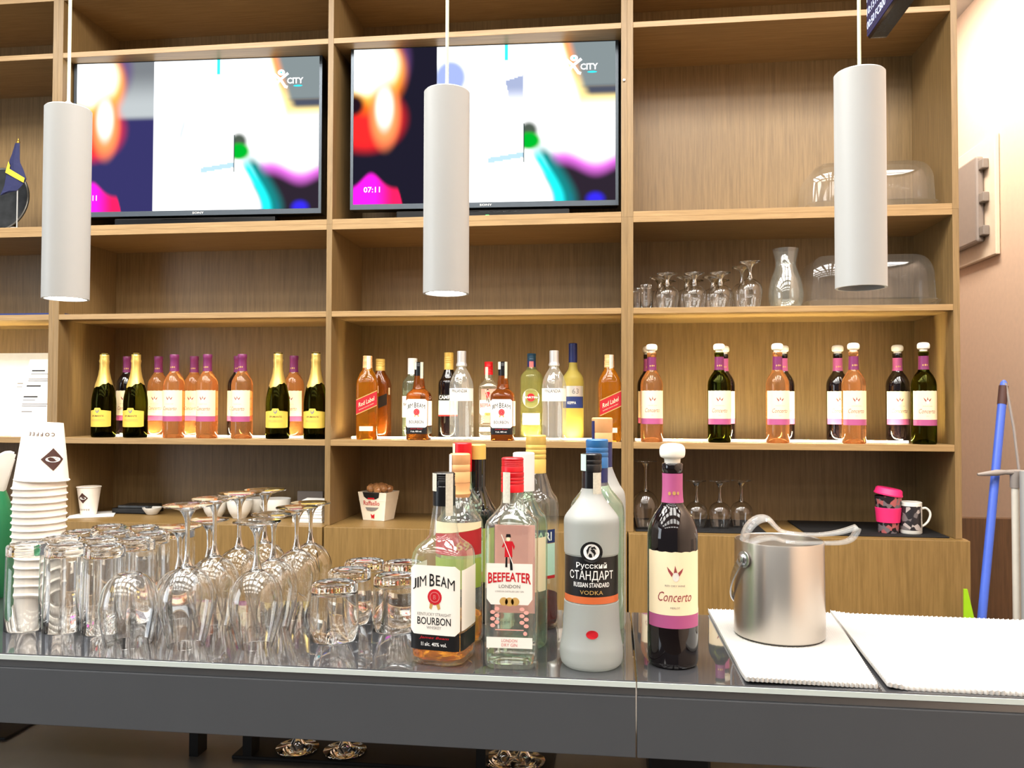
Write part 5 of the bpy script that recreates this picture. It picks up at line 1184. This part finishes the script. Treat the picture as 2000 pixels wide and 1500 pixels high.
for k in range(11):
    a, r = k * 2.39, 0.010 + 0.034 * math.sqrt(k / 11); cx_, cy_ = r * math.cos(a), r * math.sin(a) * 0.75; rr = 0.015
    RR = []
    for j in range(7):
        th = PI * j / 6; RR.append([(cx_ + rr * math.sin(th) * math.cos(q) * rnd.uniform(0.85, 1.2), cy_ + rr * math.sin(th) * math.sin(q) * rnd.uniform(0.85, 1.2), hb + 0.004 + 0.016 * (1 - r / 0.06) - rr * math.cos(th)) for q in (2 * PI * i / 9 for i in range(9))] if 0 < j < 6 else [(cx_, cy_, hb + 0.004 + 0.016 * (1 - r / 0.06) - rr * math.cos(th))])
    o = G().rings(RR, 0, True, False, False).make('wrapped_sweet', 'cello', t, smooth=False)
# coffee cup on a napkin, left
x = PY(168, 1004, 0.10).x; pn = PZ(178, 1004, BASE)
c_ = Matrix.Rotation(0.5, 3, 'Z'); g = G(); pts = [c_ @ Vector((sx * 0.075, sy * 0.075, 0)) for sx, sy in ((-1, -1), (1, -1), (1, 1), (-1, 1))]
g.rings([[(p.x, p.y, z) for p in pts] for z in (0, 0.003)])
o = g.make('paper_napkin', 'white_paper', smooth=False); o.location = (x + 0.01, 0.125, LB - 0.0002); tag(o, 'white folded paper napkin under the single coffee cup', 'napkin')
t = paper_cup(False); t.location = (x, 0.115, LB + 0.0032); t.scale = (0.94, 0.94, 0.98); t['label'] = 'white paper coffee cup with brown diamond standing upright on a napkin'; t['group'] = 'paper coffee cups'
# black tray, bowls, white cups, napkin stack
a, b_ = PY(236, 990, 0.20).x, PY(292, 990, 0.20).x
t = thing('service_tray', 'low black tray with white lettering marks behind the highballs', 'tray', ((a + b_) / 2, 0.22, LB))
G().box(-0.075, 0.075, -0.05, 0.05, 0.0, 0.020, bev=0.003).make('tray_body', 'black_paint', t, smooth=False); G().box(-0.055, 0.07, -0.045, 0.045, 0.0202, 0.030, bev=0.002).make('packet', 'plate_dark', t, smooth=False)
x = PY(303, 990, 0.19).x
tag(G().lathe([(0, 0.002), (0.018, 0.0), (0.020, 0.002), (0.034, 0.022), (0.0345, 0.026), (0.032, 0.025), (0.017, 0.006), (0, 0.005)], 36).make('small_dish', 'white_china', loc=(x, 0.17, LB)), 'small white dish on the worktop right of the black tray', 'dish')
def teacup():
    t = thing('coffee_cup', '', 'cup'); H_ = 0.060
    out = smooth([(0.022, 0.0), (0.024, 0.004), (0.034, 0.020), (0.0405, 0.042), (0.0425, H_)], 5)
    G().lathe([(0, 0.004), (0.019, 0.003)] + out + [(r - 0.002, z) for r, z in reversed(out)][:-3] + [(0, 0.008)], 40).make('cup_body', 'white_china', t)
    G().tube([(0.037, 0, 0.050), (0.054, 0, 0.050), (0.058, 0, 0.036), (0.048, 0, 0.022), (0.034, 0, 0.020)], 0.0032, 8).make('handle', 'white_china', t); G().lathe([(0, 0), (0.0395, 0)], 32).make('coffee', 'cup_brown', t, loc=(0, 0, 0.050))
    return t
for j, (px, y) in enumerate(((420, 0.13), (468, 0.13), (504, 0.20), (540, 0.14))):
    x = PY(px, 1000, y).x; lab = 'white coffee cup behind the wine glass feet, %s of the row' % ('leftmost', 'second from left', 'third from left', 'rightmost')[j]
    glassware('teacup', teacup, x, y, LB, lab, 'white coffee cups on the worktop', 1.08 if j < 3 else 1.18).rotation_euler = (0, 0, (2.2, 2.6, 1.2, 2.9)[j])
x0, x1 = PY(572, 1010, 0.05).x, PY(630, 1010, 0.05).x; t = thing('napkin_stack', 'stack of white paper napkins standing against the upright', 'napkins', ((x0 + x1) / 2, 0.10, LB), 0)
hs = (x1 - x0) / 2
for k in range(14):
    jx, jy = random.uniform(-0.001, 0.001), random.uniform(-0.002, 0.002); G().box(-hs + jx, hs - 0.001 + jx, -0.055 + jy, 0.055 + jy, 0.0042 * k, 0.0042 * k + 0.0039).make('napkin', 'white_paper', t, smooth=False)
g = G(); g.rings([[(-hs, -0.045, z), (hs - 0.004, -0.05, z + 0.004), (hs - 0.006, 0.05, z + 0.012), (-hs + 0.016, 0.045, z + 0.014)] for z in (0.059, 0.061)]); g.make('napkin', 'white_paper', t, smooth=False)
tag(G().box(-0.05, 0.05, 0, 0.012, 0, 0.085, bev=0.002).make('grey_folder', 'door_grey', smooth=False, loc=(PY(605, 970, 0.26).x, 0.262, LB)), 'grey board standing behind the napkin stack', 'board')
# --- far left compartment: menu sheets, pennant, plate, blue folder
def sheet(label, pxa, pxb, pyt, y, lean, mat, lines):
    xa, xb = PY(pxa, 850, y).x, PY(pxb, 850, y).x; H_ = ztop((xa + xb) / 2, y + lean, pyt) - SH
    t = thing('menu_sheet', label, 'paper sheet', ((xa + xb) / 2, y, SH + 0.0004), 0, 'paper sheets in the far left compartment'); h = (xb - xa) / 2
    g = G(); g.rings([[(-h, q[0], q[1]), (h, q[0], q[1]), (h, q[0] + 0.002, q[1]), (-h, q[0] + 0.002, q[1])] for q in ((0, 0), (lean * 0.4, H_ * 0.5), (lean, H_))]); g.make('paper', mat, t, smooth=False)
    mp = lambda u, z: (u, (lean * 0.8 * z / H_ if z < H_ / 2 else lean * 0.4 + lean * 1.2 * (z / H_ - 0.5)) - 0.0008, z)
    for (u0, z0, wd, th, mt) in lines: shapes('printed_line', mp, [[(u0 * h, z0 * H_), (u0 * h + wd * h, z0 * H_), (u0 * h + wd * h, z0 * H_ + th), (u0 * h, z0 * H_ + th)]], mt, t)
    return t
sheet('large white paper sheet leaning at the back of the far left compartment', -60, 90, 690, 0.12, 0.05, 'white_paper', [(0.1, 0.62, 0.5, 0.004, 'ink_grey'), (0.2, 0.54, 0.4, 0.003, 'ink_grey'), (0.1, 0.58, 0.5, 0.003, 'ink_grey')])
sheet('grey-white menu sheet with lines of print leaning in front of the large sheet', 22, 92, 702, 0.02, 0.09, 'white_paper', [(-0.7, 0.84, 0.75, 0.005, 'ink_black'), (-0.7, 0.80, 1.0, 0.003, 'ink_grey'), (-0.75, 0.735, 1.6, 0.003, 'ink_grey'), (-0.75, 0.71, 1.5, 0.003, 'ink_grey'), (-0.75, 0.64, 0.8, 0.005, 'ink_black'), (-0.75, 0.50, 0.8, 0.005, 'ink_black'), (-0.75, 0.46, 0.7, 0.003, 'ink_grey'), (-0.75, 0.41, 1.6, 0.003, 'ink_grey'), (-0.75, 0.385, 1.4, 0.003, 'ink_grey'), (-0.7, 0.31, 0.6, 0.004, 'ink_grey')])
pc = PY(-4, 375, 0.09); Rp = (PY(56, 375, 0.09).x - pc.x)
t = thing('round_plate', 'dark round metal plate with pale rim at the far left, behind the pennant', 'plate', (pc.x, 0.10, MID + 0.0185)); z_ = Rp + 0.0005
o = G().lathe([(0, 0.004), (Rp * 0.84, 0.004), (Rp * 0.87, 0.0), (Rp, 0.005), (Rp, 0.009), (Rp * 0.86, 0.006), (0, 0.010)], 56).make('plate_disc', 'plate_dark', t); o.location = (0, 0, z_); o.rotation_euler = (PI / 2 - 0.12, 0, 0)
R_ = []
for i in range(56):
    a = 2 * PI * i / 56; R_.append([((Rp - 0.004 + 0.004 * math.cos(q)) * math.cos(a), (Rp - 0.004 + 0.004 * math.cos(q)) * math.sin(a), 0.007 + 0.004 * math.sin(q)) for q in (2 * PI * k / 8 for k in range(8))])
o = G().rings(R_ + [R_[0]], 0, True, False, False).make('rim', 'plate_rim', t); o.location = (0, 0, z_); o.rotation_euler = (PI / 2 - 0.12, 0, 0)
G().box(-0.03, 0.03, 0.01, 0.06, 0.0, 0.05, bev=0.003).make('stand', 'black_paint', t, smooth=False)
a = PY(33, 440, 0.03); b_ = PY(34, 281, 0.03)
t = thing('table_pennant', 'small navy pennant with yellow chevron on a silver pole, far left', 'pennant', (a.x, 0.03, MID + 0.0185)); hp = b_.z - MID - 0.0185
G().tube([(0, 0, 0.004), (0, 0, hp)], 0.0022, 10).make('pole', 'white_metal', t); G().lathe([(0, 0), (0.022, 0), (0.022, 0.003), (0.004, 0.006), (0, 0.006)], 28).make('base', 'white_metal', t)
G().lathe(smooth([(0.0, 0.0), (0.004, 0.002), (0.006, 0.008), (0.003, 0.013), (0.0015, 0.018), (0, 0.024)], 3), 16).make('finial', 'gold_metal', t, loc=(0, 0, hp - 0.002))
FX = lambda px: PY(px, 360, 0.025).x - a.x; FZ = lambda py: PY(33, py, 0.025).z - MID - 0.0185
cloth = [(28, 36.5, 279), (22, 37, 300), (18, 37, 310), (16.5, 38, 318), (13, 44, 330), (10, 51, 350), (8, 43, 362), (4, 33, 372), (2, 14, 376), (1, 4, 380)]
RR = []
for l_, r_, py in cloth:
    RR.append([(FX(l_), -0.004, FZ(py)), ((FX(l_) + FX(r_)) / 2, -0.009, FZ(py) - 0.002), (FX(r_), -0.004, FZ(py)), (FX(r_), -0.0028, FZ(py)), ((FX(l_) + FX(r_)) / 2, -0.0078, FZ(py) - 0.002), (FX(l_), -0.0028, FZ(py))])
G().rings(RR).make('flag', 'flag_navy', t, smooth=False)
fp = lambda px, py, dy=-0.0105: (FX(px), dy, FZ(py))
g = G(); g.add([fp(18, 315), fp(21, 324), fp(20, 330), fp(50, 349), fp(48, 358), fp(12, 337)], [(0, 1, 2, 5), (2, 3, 4, 5)]); g.make('chevron', 'flag_yellow', t, smooth=False)
tag(G().box(-0.30, 0.16, 0.0, 0.16, 0, 0.009, bev=0.002).make('folder', 'label_navy', smooth=False, loc=(PY(60, 605, 0.04).x - 0.02, 0.03, GL + 0.0004)), 'blue folder lying flat on the middle shelf at far left', 'folder')
# --- stemware on the low worktop under the counter
up = lambda: stem_glass(0.19, 0.0275, 0.0400, 0.105, 0.0345, 0.0036)
for j, (px, py) in enumerate(((560, 1484), (660, 1484), (982, 1491), (1022, 1487))):
    p = PZ(px, py, WTOP + 0.0064); y = p.y
    gt = glassware('up', up, p.x, max(-1.40, min(-1.06, y)), WTOP + 0.0064 + 0.19, 'upright wine glass on the black mat below the counter, %s' % ('leftmost', 'second from left', 'third from left', 'rightmost')[j], 'upright wine glasses under the counter')
    gt.rotation_euler = (PI, 0, 0.4 * j)
